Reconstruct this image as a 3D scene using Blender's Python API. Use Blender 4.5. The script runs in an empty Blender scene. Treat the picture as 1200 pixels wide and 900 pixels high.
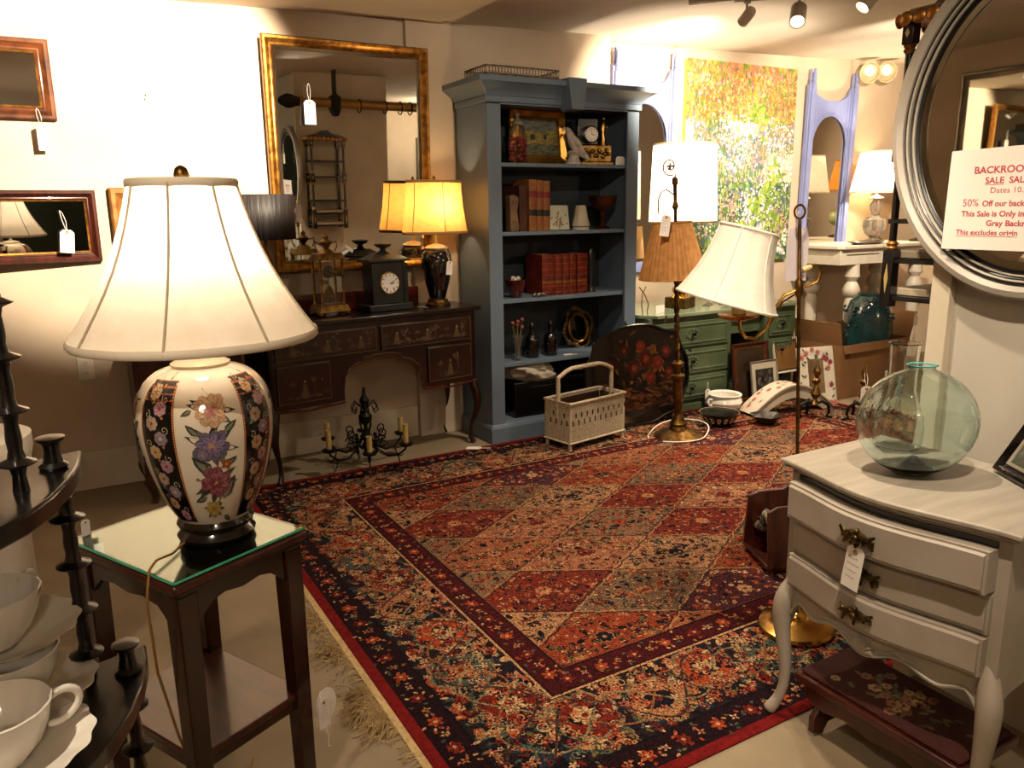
import bpy, bmesh, math, random
from mathutils import Vector, Matrix, noise
pi=math.pi; cos=math.cos; sin=math.sin; R=math.radians
rnd=random.Random(7)
S=bpy.context.scene; C=S.collection
# ---------------------------------------------------------------- camera
def set_camera():
    f=920.; p=R(12.5); yaw=R(30.0); roll=R(0.8)
    F=Vector((sin(yaw)*cos(p),cos(yaw)*cos(p),-sin(p)))
    R0=Vector((cos(yaw),-sin(yaw),0)); U0=R0.cross(F)
    Rt=cos(roll)*R0-sin(roll)*U0; U=cos(roll)*U0+sin(roll)*R0
    cd=bpy.data.cameras.new('camera'); cd.sensor_width=36; cd.lens=f/1200*36; cd.clip_start=.05
    co=bpy.data.objects.new('camera',cd); C.objects.link(co)
    m=Matrix((( Rt.x,U.x,-F.x,0),(Rt.y,U.y,-F.y,0),(Rt.z,U.z,-F.z,1.4),(0,0,0,1)))
    co.matrix_world=m; S.camera=co
set_camera()
# ---------------------------------------------------------------- world, lights, exposure
w=bpy.data.worlds.new('world'); S.world=w; w.use_nodes=True
w.node_tree.nodes['Background'].inputs[0].default_value=(1,.82,.62,1)
w.node_tree.nodes['Background'].inputs[1].default_value=.10
S.view_settings.view_transform='Standard'; S.view_settings.look='None'
S.view_settings.exposure=0.0; S.view_settings.gamma=1; S.view_settings.use_curve_mapping=False
S.cycles.max_bounces=12; S.cycles.sample_clamp_indirect=4; S.cycles.caustics_reflective=False; S.cycles.caustics_refractive=False
WARM=(1,.83,.62)
def spot(name,loc,tgt,energy,deg,blend=.6,size=.03,col=WARM):
    l=bpy.data.lights.new(name,'SPOT'); l.energy=energy; l.spot_size=R(deg); l.spot_blend=blend; l.shadow_soft_size=size; l.color=col
    o=bpy.data.objects.new(name,l); C.objects.link(o); o.location=loc
    o.rotation_euler=(Vector(tgt)-Vector(loc)).to_track_quat('-Z','Y').to_euler(); return o
def bulb(name,loc,energy,size=.03,col=WARM):
    l=bpy.data.lights.new(name,'POINT'); l.energy=energy; l.shadow_soft_size=size; l.color=col
    o=bpy.data.objects.new(name,l); C.objects.link(o); o.location=loc; return o
def area(name,loc,tgt,energy,sx,sy,col=WARM):
    l=bpy.data.lights.new(name,'AREA'); l.energy=energy; l.shape='RECTANGLE'; l.size=sx; l.size_y=sy; l.color=col
    o=bpy.data.objects.new(name,l); C.objects.link(o); o.location=loc
    o.rotation_euler=(Vector(tgt)-Vector(loc)).to_track_quat('-Z','Y').to_euler(); return o
# ceiling spots on tracks (some out of the frame), then two added fill bulbs
spot('spot_left_wall',(.95,2.6,2.42),(.48,4.5,1.86),1000,54,.4)
spot('spot_bookcase',(1.7,2.0,2.42),(2.2,4.3,1.6),75,60,.7)
spot('spot_rug',(2.4,3.0,2.42),(2.4,2.9,0),170,108,.8)
spot('spot_rug_front',(1.5,1.45,2.42),(1.7,1.8,0),150,80,.9)
spot('spot_recess_left',(3.50,3.45,2.36),(3.85,4.66,1.95),330,84,.6)
spot('spot_recess_middle',(3.9,3.25,2.36),(4.9,4.66,1.8),80,80,.6)
spot('spot_recess_right',(4.7,2.9,2.36),(6.0,4.66,1.7),320,85,.6)
spot('spot_rug_far',(3.9,2.9,2.36),(3.9,3.3,0),320,85,.8)
spot('spot_commode',(.9,.45,2.42),(1.85,.95,.95),150,80,.7)
spot('spot_entry',(-.5,.5,2.42),(.05,1.4,.8),190,75,.7)
bulb('added_fill_behind',(-.4,-1.7,2.2),34,.08)  # added fill behind the camera, brightens what the mirrors show
bulb('added_fill_far_side',(4.8,-1.3,2.2),60,.08)  # second added fill, for the unseen side of the room
# ---------------------------------------------------------------- helpers
def lin(h):
    if isinstance(h,str):
        h=h.lstrip('#'); c=[int(h[i:i+2],16)/255 for i in (0,2,4)]
        return tuple((x/12.92 if x<=.04045 else ((x+.055)/1.055)**2.4) for x in c)+(1,)
    return tuple(h)+(1,) if len(h)==3 else tuple(h)
MATS={}
def M(name,c,c2=None,rough=.5,metal=0,scale=8,stretch=(1,1,1),bump=0,bscale=None,kind='noise',coat=0,trans=0,ior=1.45,
      sheer=0,attr=False,detail=4,ramp=(.35,.65),spec=.5,emit=0,alpha=1):
    if name in MATS: return MATS[name]
    m=bpy.data.materials.new(name); m.use_nodes=True; nt=m.node_tree; N=nt.nodes; L=nt.links
    b=N['Principled BSDF']; out=N['Material Output']
    tc=N.new('ShaderNodeTexCoord'); mp=N.new('ShaderNodeMapping'); mp.inputs['Scale'].default_value=stretch
    L.new(tc.outputs['Object'],mp.inputs[0])
    if kind=='voronoi':
        t=N.new('ShaderNodeTexVoronoi'); t.inputs['Scale'].default_value=scale; fac=t.outputs['Distance']
    elif kind=='wave':
        t=N.new('ShaderNodeTexWave'); t.inputs['Scale'].default_value=scale; t.inputs['Distortion'].default_value=3; fac=t.outputs['Fac']
    else:
        t=N.new('ShaderNodeTexNoise'); t.inputs['Scale'].default_value=scale; t.inputs['Detail'].default_value=detail; fac=t.outputs['Fac']
    L.new(mp.outputs[0],t.inputs['Vector'])
    r=N.new('ShaderNodeValToRGB'); r.color_ramp.elements[0].position=ramp[0]; r.color_ramp.elements[1].position=ramp[1]
    c1=lin(c); cc=lin(c2) if c2 else tuple(x*.86 for x in c1[:3])+(1,)
    r.color_ramp.elements[0].color=c1; r.color_ramp.elements[1].color=cc
    L.new(fac,r.inputs[0]); src=r.outputs[0]
    if attr:
        a=N.new('ShaderNodeAttribute'); a.attribute_name='Col'
        mx=N.new('ShaderNodeMix'); mx.data_type='RGBA'; mx.blend_type='MULTIPLY'; mx.inputs[0].default_value=1
        L.new(a.outputs['Color'],mx.inputs[6]); L.new(src,mx.inputs[7]); src=mx.outputs[2]
    L.new(src,b.inputs['Base Color'])
    b.inputs['Roughness'].default_value=rough; b.inputs['Metallic'].default_value=metal
    b.inputs['Coat Weight'].default_value=coat; b.inputs['Coat Roughness'].default_value=.08
    b.inputs['Transmission Weight'].default_value=trans; b.inputs['IOR'].default_value=ior
    b.inputs['Specular IOR Level'].default_value=spec
    if alpha<1: b.inputs['Alpha'].default_value=alpha
    if emit:
        L.new(src,b.inputs['Emission Color']); b.inputs['Emission Strength'].default_value=emit
    if bump:
        t2=N.new('ShaderNodeTexNoise'); t2.inputs['Scale'].default_value=bscale or scale*4; t2.inputs['Detail'].default_value=3
        L.new(mp.outputs[0],t2.inputs['Vector'])
        bp=N.new('ShaderNodeBump'); bp.inputs['Strength'].default_value=bump; bp.inputs['Distance'].default_value=.01
        L.new(t2.outputs['Fac'],bp.inputs['Height']); L.new(bp.outputs[0],b.inputs['Normal'])
    if sheer:
        tr=N.new('ShaderNodeBsdfTranslucent'); L.new(src,tr.inputs[0])
        ms=N.new('ShaderNodeMixShader'); ms.inputs[0].default_value=sheer
        L.new(b.outputs[0],ms.inputs[1]); L.new(tr.outputs[0],ms.inputs[2]); L.new(ms.outputs[0],out.inputs[0])
    MATS[name]=m; return m
class B:
    """collects shapes into one mesh"""
    def __init__(s): s.v=[]; s.f=[]; s.c=[]; s.T=Matrix.Identity(4); s.col=None
    def at(s,x=0,y=0,z=0,rz=0,rx=0,ry=0):
        s.T=Matrix.Translation((x,y,z))@Matrix.Rotation(rz,4,'Z')@Matrix.Rotation(ry,4,'Y')@Matrix.Rotation(rx,4,'X'); return s
    def add(s,vs,fs):
        o=len(s.v); T=s.T
        s.v+= [tuple(T@Vector(v)) for v in vs]; s.f+=[tuple(i+o for i in f) for f in fs]
        if s.col is not None: s.c+=[s.col]*len(fs)
        return s
    def box(s,x0,x1,y0,y1,z0,z1):
        return s.add([(x0,y0,z0),(x1,y0,z0),(x1,y1,z0),(x0,y1,z0),(x0,y0,z1),(x1,y0,z1),(x1,y1,z1),(x0,y1,z1)],
            [(0,3,2,1),(4,5,6,7),(0,1,5,4),(1,2,6,5),(2,3,7,6),(3,0,4,7)])
    def taper(s,x0,x1,y0,y1,z0,z1,k,ky=None):
        ky=k if ky is None else ky
        cx,cy=(x0+x1)/2,(y0+y1)/2; a,b=(x1-x0)/2,(y1-y0)/2
        return s.add([(x0,y0,z0),(x1,y0,z0),(x1,y1,z0),(x0,y1,z0),(cx-a*k,cy-b*ky,z1),(cx+a*k,cy-b*ky,z1),(cx+a*k,cy+b*ky,z1),(cx-a*k,cy+b*ky,z1)],
            [(0,3,2,1),(4,5,6,7),(0,1,5,4),(1,2,6,5),(2,3,7,6),(3,0,4,7)])
    def lathe(s,pr,n=24,mod=None,cap=True,sx=1,sy=1):
        vs=[];fs=[];k=len(pr)
        for j,(r,z) in enumerate(pr):
            for i in range(n):
                a=2*pi*i/n; q=r*(mod(a,z) if mod else 1); vs.append((q*cos(a)*sx,q*sin(a)*sy,z))
        for j in range(k-1):
            for i in range(n):
                i2=(i+1)%n; fs.append((j*n+i,j*n+i2,(j+1)*n+i2,(j+1)*n+i))
        if cap:
            if pr[0][0]>1e-5: fs.append(tuple(range(n-1,-1,-1)))
            if pr[-1][0]>1e-5: fs.append(tuple((k-1)*n+i for i in range(n)))
        return s.add(vs,fs)
    def tube(s,pts,r,n=8,sec=None,closed=False):
        P=[Vector(p) for p in pts]; m=len(P); rr=r if isinstance(r,(list,tuple)) else [r]*m
        vs=[];fs=[]; up=None
        for j in range(m):
            if closed: t=P[(j+1)%m]-P[j-1]
            else: t=P[min(j+1,m-1)]-P[max(j-1,0)]
            t.normalize()
            if up is None:
                up=Vector((0,0,1)) if abs(t.z)<.9 else Vector((1,0,0))
            a=up-t*up.dot(t); a=a.normalized() if a.length>1e-6 else Vector((1,0,0)); b=t.cross(a); up=a
            for i in range(n):
                th=2*pi*i/n; e=(1,1) if sec is None else sec
                vs.append(P[j]+a*(cos(th)*rr[j]*e[0])+b*(sin(th)*rr[j]*e[1]))
        for j in range(m if closed else m-1):
            j2=(j+1)%m
            for i in range(n):
                i2=(i+1)%n; fs.append((j*n+i,j*n+i2,j2*n+i2,j2*n+i))
        if not closed: fs.append(tuple(range(n-1,-1,-1))); fs.append(tuple((m-1)*n+i for i in range(n)))
        return s.add(vs,fs)
    def prism(s,poly,z0,z1):
        n=len(poly); vs=[(x,y,z0) for x,y in poly]+[(x,y,z1) for x,y in poly]
        return s.add(vs,[tuple(range(n-1,-1,-1)),tuple(range(n,2*n))]+[(i,(i+1)%n,n+(i+1)%n,n+i) for i in range(n)])
    def wall(s,poly,y0,y1):      # outline in xz, thickness along y
        n=len(poly); vs=[(x,y0,z) for x,z in poly]+[(x,y1,z) for x,z in poly]
        return s.add(vs,[tuple(range(n)),tuple(range(2*n-1,n-1,-1))]+[(i,n+i,n+(i+1)%n,(i+1)%n) for i in range(n)])
    def ball(s,x,y,z,r,sx=1,sy=1,sz=1,n=10):
        pr=[(r*sin(pi*j/n) if 0<j<n else 0,-r*cos(pi*j/n)*sz) for j in range(n+1)]
        o=s.T.copy(); s.T=o@Matrix.Translation((x,y,z)); s.lathe(pr,n+2,cap=False,sx=sx,sy=sy); s.T=o; return s
    def sweep(s,path,prof,closed=True):
        """profile (offset outwards, depth) swept round a closed outline in xz; y is depth"""
        n=len(path); m=len(prof); vs=[];fs=[]
        for i in range(n):
            p=Vector(path[i]); a=Vector(path[i-1]); c=Vector(path[(i+1)%n])
            d1=(p-a).normalized(); d2=(c-p).normalized(); n1=Vector((d1.y,-d1.x)); n2=Vector((d2.y,-d2.x))
            nn=(n1+n2).normalized(); k=1/max(.3,nn.dot(n1))
            for o,d in prof: q=p+nn*o*k; vs.append((q.x,d,q.y))
        for i in range(n):
            i2=(i+1)%n
            for j in range(m):
                j2=(j+1)%m; fs.append((i*m+j,i*m+j2,i2*m+j2,i2*m+j))
        return s.add(vs,fs)
    def build(s,name,m,parent=None,bevel=0,smooth=True,fix=True,solid=0,subsurf=0):
        me=bpy.data.meshes.new(name); me.from_pydata([tuple(v) for v in s.v],[],s.f)
        if s.c and len(s.c)==len(s.f):
            at=me.color_attributes.new('Col','FLOAT_COLOR','CORNER'); dat=[]
            for p,c in zip(me.polygons,s.c): dat+=list(c)*p.loop_total
            at.data.foreach_set('color',dat)
        if fix:
            bm=bmesh.new(); bm.from_mesh(me); bmesh.ops.recalc_face_normals(bm,faces=bm.faces); bm.to_mesh(me); bm.free()
        if smooth and len(me.polygons):
            me.polygons.foreach_set('use_smooth',[True]*len(me.polygons)); me.set_sharp_from_angle(angle=R(38))
        me.materials.append(m); me.update()
        o=bpy.data.objects.new(name,me); C.objects.link(o)
        if parent: o.parent=parent
        if solid:
            q=o.modifiers.new('solid','SOLIDIFY'); q.thickness=solid; q.offset=0
        if bevel:
            q=o.modifiers.new('bevel','BEVEL'); q.width=bevel; q.segments=2; q.limit_method='ANGLE'; q.angle_limit=R(40)
        if subsurf:
            q=o.modifiers.new('sub','SUBSURF'); q.levels=subsurf; q.render_levels=subsurf
        return o
def tag(o,label,cat,group=None,kind=None):
    o['label']=label; o['category']=cat
    if group: o['group']=group
    if kind: o['kind']=kind
    return o
def thing(name,label,cat,loc=(0,0,0),rz=0,group=None,rx=0,ry=0):
    o=bpy.data.objects.new(name,None); C.objects.link(o); o.location=loc; o.rotation_mode='XYZ'; o.rotation_euler=(rx,ry,rz)
    o.empty_display_size=.05
    return tag(o,label,cat,group)
def struct(o): o['kind']='structure'; return o
def dup(root,loc=None,rz=None,label=None,group=None):
    r=root.copy(); C.objects.link(r)
    if loc: r.location=loc
    if rz is not None: r.rotation_euler=(root.rotation_euler[0],root.rotation_euler[1],rz)
    if label: r['label']=label
    if group: r['group']=group
    for ch in list(root.children):
        c=ch.copy(); C.objects.link(c); c.parent=r
        for g in list(ch.children):
            d=g.copy(); C.objects.link(d); d.parent=c
    return r
class Art:
    """flat vector ornament: coloured polygons laid on a surface through a mapping (u,v,height)"""
    def __init__(s): s.p=[]
    def poly(s,pts,col,l=1): s.p.append((pts,lin(col) if isinstance(col,str) else tuple(col[:3])+(1,),l)); return s
    def ell(s,x,y,a,b,th,col,l=1,n=8):
        c,d=cos(th),sin(th)
        return s.poly([(x+a*cos(t)*c-b*sin(t)*d,y+a*cos(t)*d+b*sin(t)*c) for t in (2*pi*i/n for i in range(n))],col,l)
    def leaf(s,x,y,ln,wd,th,col,l=1):
        c,d=cos(th),sin(th)
        return s.poly([(x+u*ln*c-v*wd*d,y+u*ln*d+v*wd*c) for u,v in ((0,0),(.3,.5),(.65,.4),(1,0),(.65,-.4),(.3,-.5))],col,l)
    def flower(s,x,y,r,n,col,cen,l=1,rot=0,pw=.5,edge=None):
        for i in range(n):
            a=rot+2*pi*i/n
            if edge: s.ell(x+cos(a)*r*.58,y+sin(a)*r*.58,r*.5,r*pw*.62,a,edge,l,8)
            s.ell(x+cos(a)*r*.56,y+sin(a)*r*.56,r*.42,r*pw*.5,a,col,l+.5,7)
        return s.ell(x,y,r*.26,r*.26,0,cen,l+1,7)
    def peony(s,x,y,r,cols,edge,cen,l,rg):
        # loose layered petals, pointed and uneven, each with a dark outline
        for ring,(rad,n,cc) in enumerate(((1.0,9,cols[0]),(.74,8,cols[1]),(.48,6,cols[2]))):
            for i in range(n):
                a=2*pi*(i+.5*ring)/n+rg.uniform(-.16,.16); q=r*rad*rg.uniform(.86,1.12); w=q*rg.uniform(.44,.56)
                for k,(g,c,o) in enumerate(((1.0,edge,0),(.86,cc,.4))):
                    ca,sa=cos(a),sin(a); u0=r*.06
                    pts=[(u0,0),(q*.35,w*.42),(q*.68,w*.62),(q*.92,w*.40),(q*(1.02 if i%2 else .95),w*.05),(q*.90,-w*.36),(q*.66,-w*.6),(q*.33,-w*.42)]
                    s.poly([(x+ca*(px*(.96 if k else 1)+(.03*q if k else 0))-sa*py*g,y+sa*(px*(.96 if k else 1)+(.03*q if k else 0))+ca*py*g) for px,py in pts],c,l+ring*1.0+o)
                if ring<2:
                    s.stroke([(x+cos(a)*q*.45,y+sin(a)*q*.45),(x+cos(a+.05)*q*.85,y+sin(a+.05)*q*.85)],r*.03,edge,l+ring+.6)
        for i in range(9): s.ell(x+rg.gauss(0,r*.10),y+rg.gauss(0,r*.10),r*.06,r*.06,0,cen,l+3.6,6)
        return s
    def stroke(s,pts,wd,col,l=1):
        for i in range(len(pts)-1):
            (x0,y0),(x1,y1)=pts[i],pts[i+1]; d=math.hypot(x1-x0,y1-y0) or 1; nx,ny=-(y1-y0)/d*wd/2,(x1-x0)/d*wd/2
            s.poly([(x0+nx,y0+ny),(x1+nx,y1+ny),(x1-nx,y1-ny),(x0-nx,y0-ny)],col,l)
        return s
    def curl(s,x,y,r,wd,th,col,l=1,turns=1.2,hand=1):
        pts=[]
        for i in range(13):
            t=i/12; a=th+hand*t*turns*2*pi; q=r*(1-t*.85); pts.append((x+q*cos(a),y+q*sin(a)))
        return s.stroke(pts,wd,col,l)
    def build(s,name,m,mapf,parent=None,eps=.00012,kind='stuff'):
        b=B()
        for i,(pts,col,l) in enumerate(s.p):
            h=eps*(l+ (i%17)/40.)
            b.col=col; b.add([mapf(u,v,h) for u,v in pts],[tuple(range(len(pts)))])
        o=b.build(name,m,parent,smooth=False,fix=False)
        if kind: o['kind']=kind
        return o
paint=M('painted_ornament','#ffffff','#d8d8d8',rough=.5,attr=True,scale=40)
paint_gloss=M('glazed_ornament','#ffffff','#e4e4e4',rough=.12,attr=True,scale=30,coat=.3)
# ================================================================ SETTING
wallm=M('wall_paint','#c2b09a','#b8a690',rough=.85,scale=3,bump=.05,bscale=90)
creamm=M('cream_trim_paint','#cbbfa9','#c0b39c',rough=.6,scale=4)
ceilm=M('ceiling_paint','#d8cdbd','#cfc3b2',rough=.9,scale=2,bump=.04,bscale=60)
partm=M('partition_paint','#bdb6a8','#b5ad9e',rough=.6,scale=3,bump=.03,bscale=80)
floorm=M('concrete_floor','#8d7c62','#6e5f49',rough=.7,scale=2.2,detail=8,ramp=(.3,.7),bump=.12,bscale=25)
def zc(x): return 2.42+.03*max(x,0)
b=B().box(-1.3,7.2,-2.2,4.9,-.1,0); struct(b.build('floor',floorm))
b=B(); xs=[-1.4,0,3.5,7.3]
b.wall([(x,zc(x)) for x in xs]+[(7.3,2.9),(-1.4,2.9)],-2.3,5.0); struct(b.build('ceiling',ceilm))
struct(B().box(-1.4,3.39,4.5,4.9,0,2.6).build('wall_back',wallm))
struct(B().box(3.39,7.3,4.7,4.9,0,2.75).build('wall_recess',wallm))
struct(B().box(-1.4,-1.3,-2.2,4.5,0,2.45).build('wall_left',wallm))
struct(B().box(7.2,7.3,-2.2,4.7,0,2.75).build('wall_right',wallm))
struct(B().box(-1.4,7.3,-2.3,-2.2,0,2.75).build('wall_front',wallm))
struct(B().box(1.905,2.19,4.46,4.5,0,2.52).build('trim_1',wallm))           # shallow pilaster
b=B().box(-1.3,1.9,4.485,4.5,.0,.2); struct(b.build('baseboard_back',creamm,bevel=.004))
b=B().box(3.39,7.2,4.685,4.7,.0,.16); struct(b.build('baseboard_recess',creamm,bevel=.004))
struct(B().box(-1.3,7.2,-2.2,-2.18,.95,1.03).build('trim_2',creamm))        # dado rail on the far side of the room
dr=B().box(.75,1.8,-2.2,-2.16,0,2.1).build('door_1',M('dark_green_door_paint','#1d2b20','#18251b',rough=.5),bevel=.003); struct(dr)
B().at(1.7,-2.16,1.0,rx=-pi/2).lathe([(.012,0),(.012,.03),(.028,.04),(.028,.06),(0,.065)],14).build('door_knob',M('door_brass','#8a6a35',metal=1,rough=.3),dr)
struct(B().box(2.12,2.95,-2.2,1.28,0,2.5).build('wall_partition',partm))
struct(B().box(2.09,2.12,1.245,1.3,0,2.5).build('trim_3',creamm,bevel=.003))   # corner post of the partition
struct(B().box(2.12,2.98,1.28,1.3,0,2.5).build('trim_4',creamm))               # face of the partition end
# soft drooping ceiling panel
pl=[(1.2,2.2),(1.95,2.35),(2.1,3.2),(2.12,4.42),(1.6,4.45),(.6,4.45),(.4,2.5)]
b=B(); n=len(pl)
b.prism(pl,2.462,2.5)
struct(b.build('trim_5',ceilm,bevel=.015))
# nail holes
# ================================================================ RUG
def clip(poly,x0,x1,y0,y1):
    def cl(ps,f,ins):
        out=[]
        for i in range(len(ps)):
            a,b_=ps[i-1],ps[i]; ia,ib=ins(a),ins(b_)
            if ia!=ib: out.append(f(a,b_))
            if ib: out.append(b_)
        return out
    def ix(v): return lambda a,b_:(v,a[1]+(b_[1]-a[1])*(v-a[0])/(b_[0]-a[0]))
    def iy(v): return lambda a,b_:(a[0]+(b_[0]-a[0])*(v-a[1])/(b_[1]-a[1]),v)
    for f,ins in ((ix(x0),lambda p:p[0]>=x0),(ix(x1),lambda p:p[0]<=x1),(iy(y0),lambda p:p[1]>=y0),(iy(y1),lambda p:p[1]<=y1)):
        if len(poly)<3: return []
        poly=cl(poly,f,ins)
    return poly
RX0,RX1,RY0,RY1=.69,4.80,1.295,4.04
RW,RH=RX1-RX0,RY1-RY0
rugm=M('rug_pile','#e8d8cc','#5e483e',rough=.95,attr=True,scale=210,detail=1,ramp=(.38,.66),bump=.5,bscale=420,spec=.1)
NAVY='#1b1c2b'; MAR='#5a1418'; RED='#7d2a20'; RUST='#b0512f'; TAN='#b98a62'; CREAM='#d3b48a'; TEAL='#4d6460'; OLIVE='#6e6a48'; PINK='#b56a55'; BLK='#15131a'; BLUE='#2b3950'; GOLD='#b98a3c'
def rug():
    t=thing('area_rug','large antique rug of rust, navy and tan floral diamonds with a red edge','rug',(RX0,RY0,0))
    body=B(); 
    body.box(0,RW,0,RH,0.0005,.0062)
    e=M('rug_red_edge','#6b1413','#520d0d',rough=.95,scale=60,bump=.4,bscale=300,spec=.1)
    body.build('pile_base',e,t,bevel=.002)
    A=Art(); r=random.Random(3)
    def rect(x0,x1,y0,y1,c,l): A.poly([(x0,y0),(x1,y0),(x1,y1),(x0,y1)],c,l)
    d=.036; rect(d,RW-d,d,RH-d,'#26131c',0)
    d=.13; rect(d,RW-d,d,RH-d,'#15131a',.6)
    d=.138; rect(d,RW-d,d,RH-d,'#2b2028',1)
    # main border ground: irregular cream, rust and navy patches
    d=.415; rect(d,RW-d,d,RH-d,'#caa57c',8); d=.424; rect(d,RW-d,d,RH-d,'#2c0f16',8.4); d=.43; rect(d,RW-d,d,RH-d,'#4a151c',9)
    d=.525; rect(d,RW-d,d,RH-d,'#1c1420',9.4); d=.532; rect(d,RW-d,d,RH-d,'#8f5a3e',10)
    # border mapping
    sides=[((0,0),(1,0),(0,1),RW),((RW,0),(0,1),(-1,0),RH),((RW,RH),(-1,0),(0,-1),RW),((0,RH),(0,-1),(1,0),RH)]
    for o,du,dv,L in sides:
        ang=math.atan2(du[1],du[0])
        def P(s,q): return (o[0]+du[0]*s+dv[0]*q,o[1]+du[1]*s+dv[1]*q)
        def ok(s,q): return q-.01<s<L-q+.01
        # guard borders
        for (q,step,g) in ((.083,.062,0),(.478,.064,1)):
            n=int(L/step)
            for i in range(n+1):
                s=i*L/n
                if not ok(s,q): continue
                x,y=P(s,q)
                if i%2==0: A.flower(x,y,.026,6,(RUST,RED)[g^(i//2%2)],CREAM,3+g*8,ang+r.random(),.55,edge=(None,NAVY)[g])
                else:
                    A.flower(x,y,.015,4,CREAM if i%4==1 else TAN,RED,3+g*8,r.random())
                for k in range(5):
                    x,y=P(s+r.uniform(-.03,.03),q+r.uniform(-.038,.038))
                    A.leaf(x,y,.018,.010,r.random()*6.3,r.choice((TEAL,OLIVE,RUST,TAN,PINK,CREAM)),2+g*8)
        # main border
        n=max(2,round(L/.46)); st=L/n
        for i in range(n+1):
            for half in (0,1):
                s=(i+half*.5)*st
                q=.275+(-.02 if half else .03)
                if not ok(s,q): continue
                pal=((RUST,RED,CREAM),(TEAL,NAVY,TAN),(RED,PINK,CREAM),(TAN,RUST,NAVY))[(i*2+half)%4]
                x,y=P(s,q)
                A.flower(x,y,.105,7,pal[0],NAVY,1.6,ang+i,.75,edge='#8d8468')
                A.ell(x,y,.055,.04,ang,'#1d1a22',3,10); A.flower(x,y,.045,8,pal[2],RED,3.4,r.random())
                for k in range(8):
                    a=k*pi/4+.3; xx,yy=x+cos(a)*.085,y+sin(a)*.085
                    A.flower(xx,yy,.017,5,r.choice((CREAM,TAN,RED,NAVY,PINK)),NAVY,4,a)
        # scrolling vines
        for ph,am,col in ((0,.075,'#8f8b6c'),(pi,.075,'#9a6a48'),(pi/2,.11,'#4a3a3a')):
            pts=[];k=int(L/.018)
            for i in range(k+1):
                s=i*L/k; q=.277+am*sin(s/st*2*pi+ph)
                if ok(s,q): pts.append(P(s,q))
            A.stroke(pts,.0075,col,5)
        for i in range(int(L*900)):
            s=r.random()*L; q=r.uniform(.15,.405)
            if not ok(s,q): continue
            x,y=P(s,q); cl=noise.noise(Vector((s*5,q*9,o[0]+3)))
            inner=(q-.275)/.13
            z=r.random()
            if inner+cl*1.5>.45: base=(CREAM,TAN,PINK)
            elif cl>.12: base=(RUST,RED,PINK)
            elif cl<-.2: base=(NAVY,BLK,BLUE)
            else: base=(OLIVE,TEAL,TAN,'#241d26')
            if z<.34: A.ell(x,y,r.uniform(.012,.03),r.uniform(.008,.018),r.random()*6,r.choice(base),1.2,8)
            elif z<.62: A.leaf(x,y,r.uniform(.02,.038),.012,r.random()*6.3,r.choice((NAVY,BLK,TEAL,OLIVE,RED,CREAM)),2.6)
            elif z<.84: A.flower(x,y,r.uniform(.010,.019),5,r.choice((RUST,RED,CREAM,TAN,PINK,NAVY)),r.choice((NAVY,CREAM)),4.4,r.random())
            else: A.curl(x,y,r.uniform(.012,.024),.0035,r.random()*6,r.choice((CREAM,'#8f8b6c',BLK,NAVY)),4.2,1,r.choice((-1,1)))
    # field: stepped rhombi
    fd=.534; fx0,fx1,fy0,fy1=fd,RW-fd,fd,RH-fd; cx,cy=RW/2,RH/2
    HX,HY=.325,.19
    grounds=[('#a8765a',(NAVY,RED,OLIVE,CREAM,BLK)),('#7a352a',(RUST,TAN,NAVY,BLK,RED)),('#b58f6c',(NAVY,BLK,RED,TEAL,BLK)),('#7d6a55',(RED,TAN,NAVY,RUST,BLK)),
             ('#96482f',(TAN,NAVY,BLK,OLIVE,RED)),('#54303a',(RED,CREAM,PINK,BLK,RUST)),('#a5694c',(NAVY,TAN,RED,OLIVE,BLK)),('#86735a',(NAVY,RUST,PINK,BLK,RED))]
    for i in range(-9,10):
        for j in range(-9,10):
            X=cx+i*HX; Y=cy+j*HY
            if (i+j)%2: continue
            if not (fx0-HX<X<fx1+HX and fy0-HY<Y<fy1+HY): continue
            g=grounds[(abs(i)*3+abs(j)*5+ (abs(i)+abs(j))//2)%8]
            st=[]; K=4
            cor=[(HX,0),(0,HY),(-HX,0),(0,-HY)]
            for q in range(4):
                (ax,ay),(bx,by)=cor[q],cor[(q+1)%4]
                for k in range(K):
                    t0,t1=k/K,(k+1)/K
                    st.append((X+ax+(bx-ax)*t0,Y+ay+(by-ay)*t0))
                    mx=(ax+(bx-ax)*(t0+.5/K)); my=(ay+(by-ay)*(t0+.5/K)); s_=1.06
                    st.append((X+mx*s_,Y+my*s_))
            p=clip(st,fx0,fx1,fy0,fy1)
            if len(p)>2: A.poly(p,'#9a6a48' if (i%2) else '#4a2a2a',10.4)
            sm=[(X+(x-X)*.965,Y+(y-Y)*.955) for x,y in st]; p=clip(sm,fx0,fx1,fy0,fy1)
            if len(p)>2: A.poly(p,g[0],11)
            def inn(x,y,k=.93): return abs(x-X)/HX+abs(y-Y)/HY<k and fx0+.012<x<fx1-.012 and fy0+.012<y<fy1-.012
            rr=random.Random((abs(i)*7+abs(j)*13))
            if inn(X,Y):
                A.flower(X,Y,.034,8,g[1][1],g[1][0],13,0,.6,edge=g[1][0])
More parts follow.
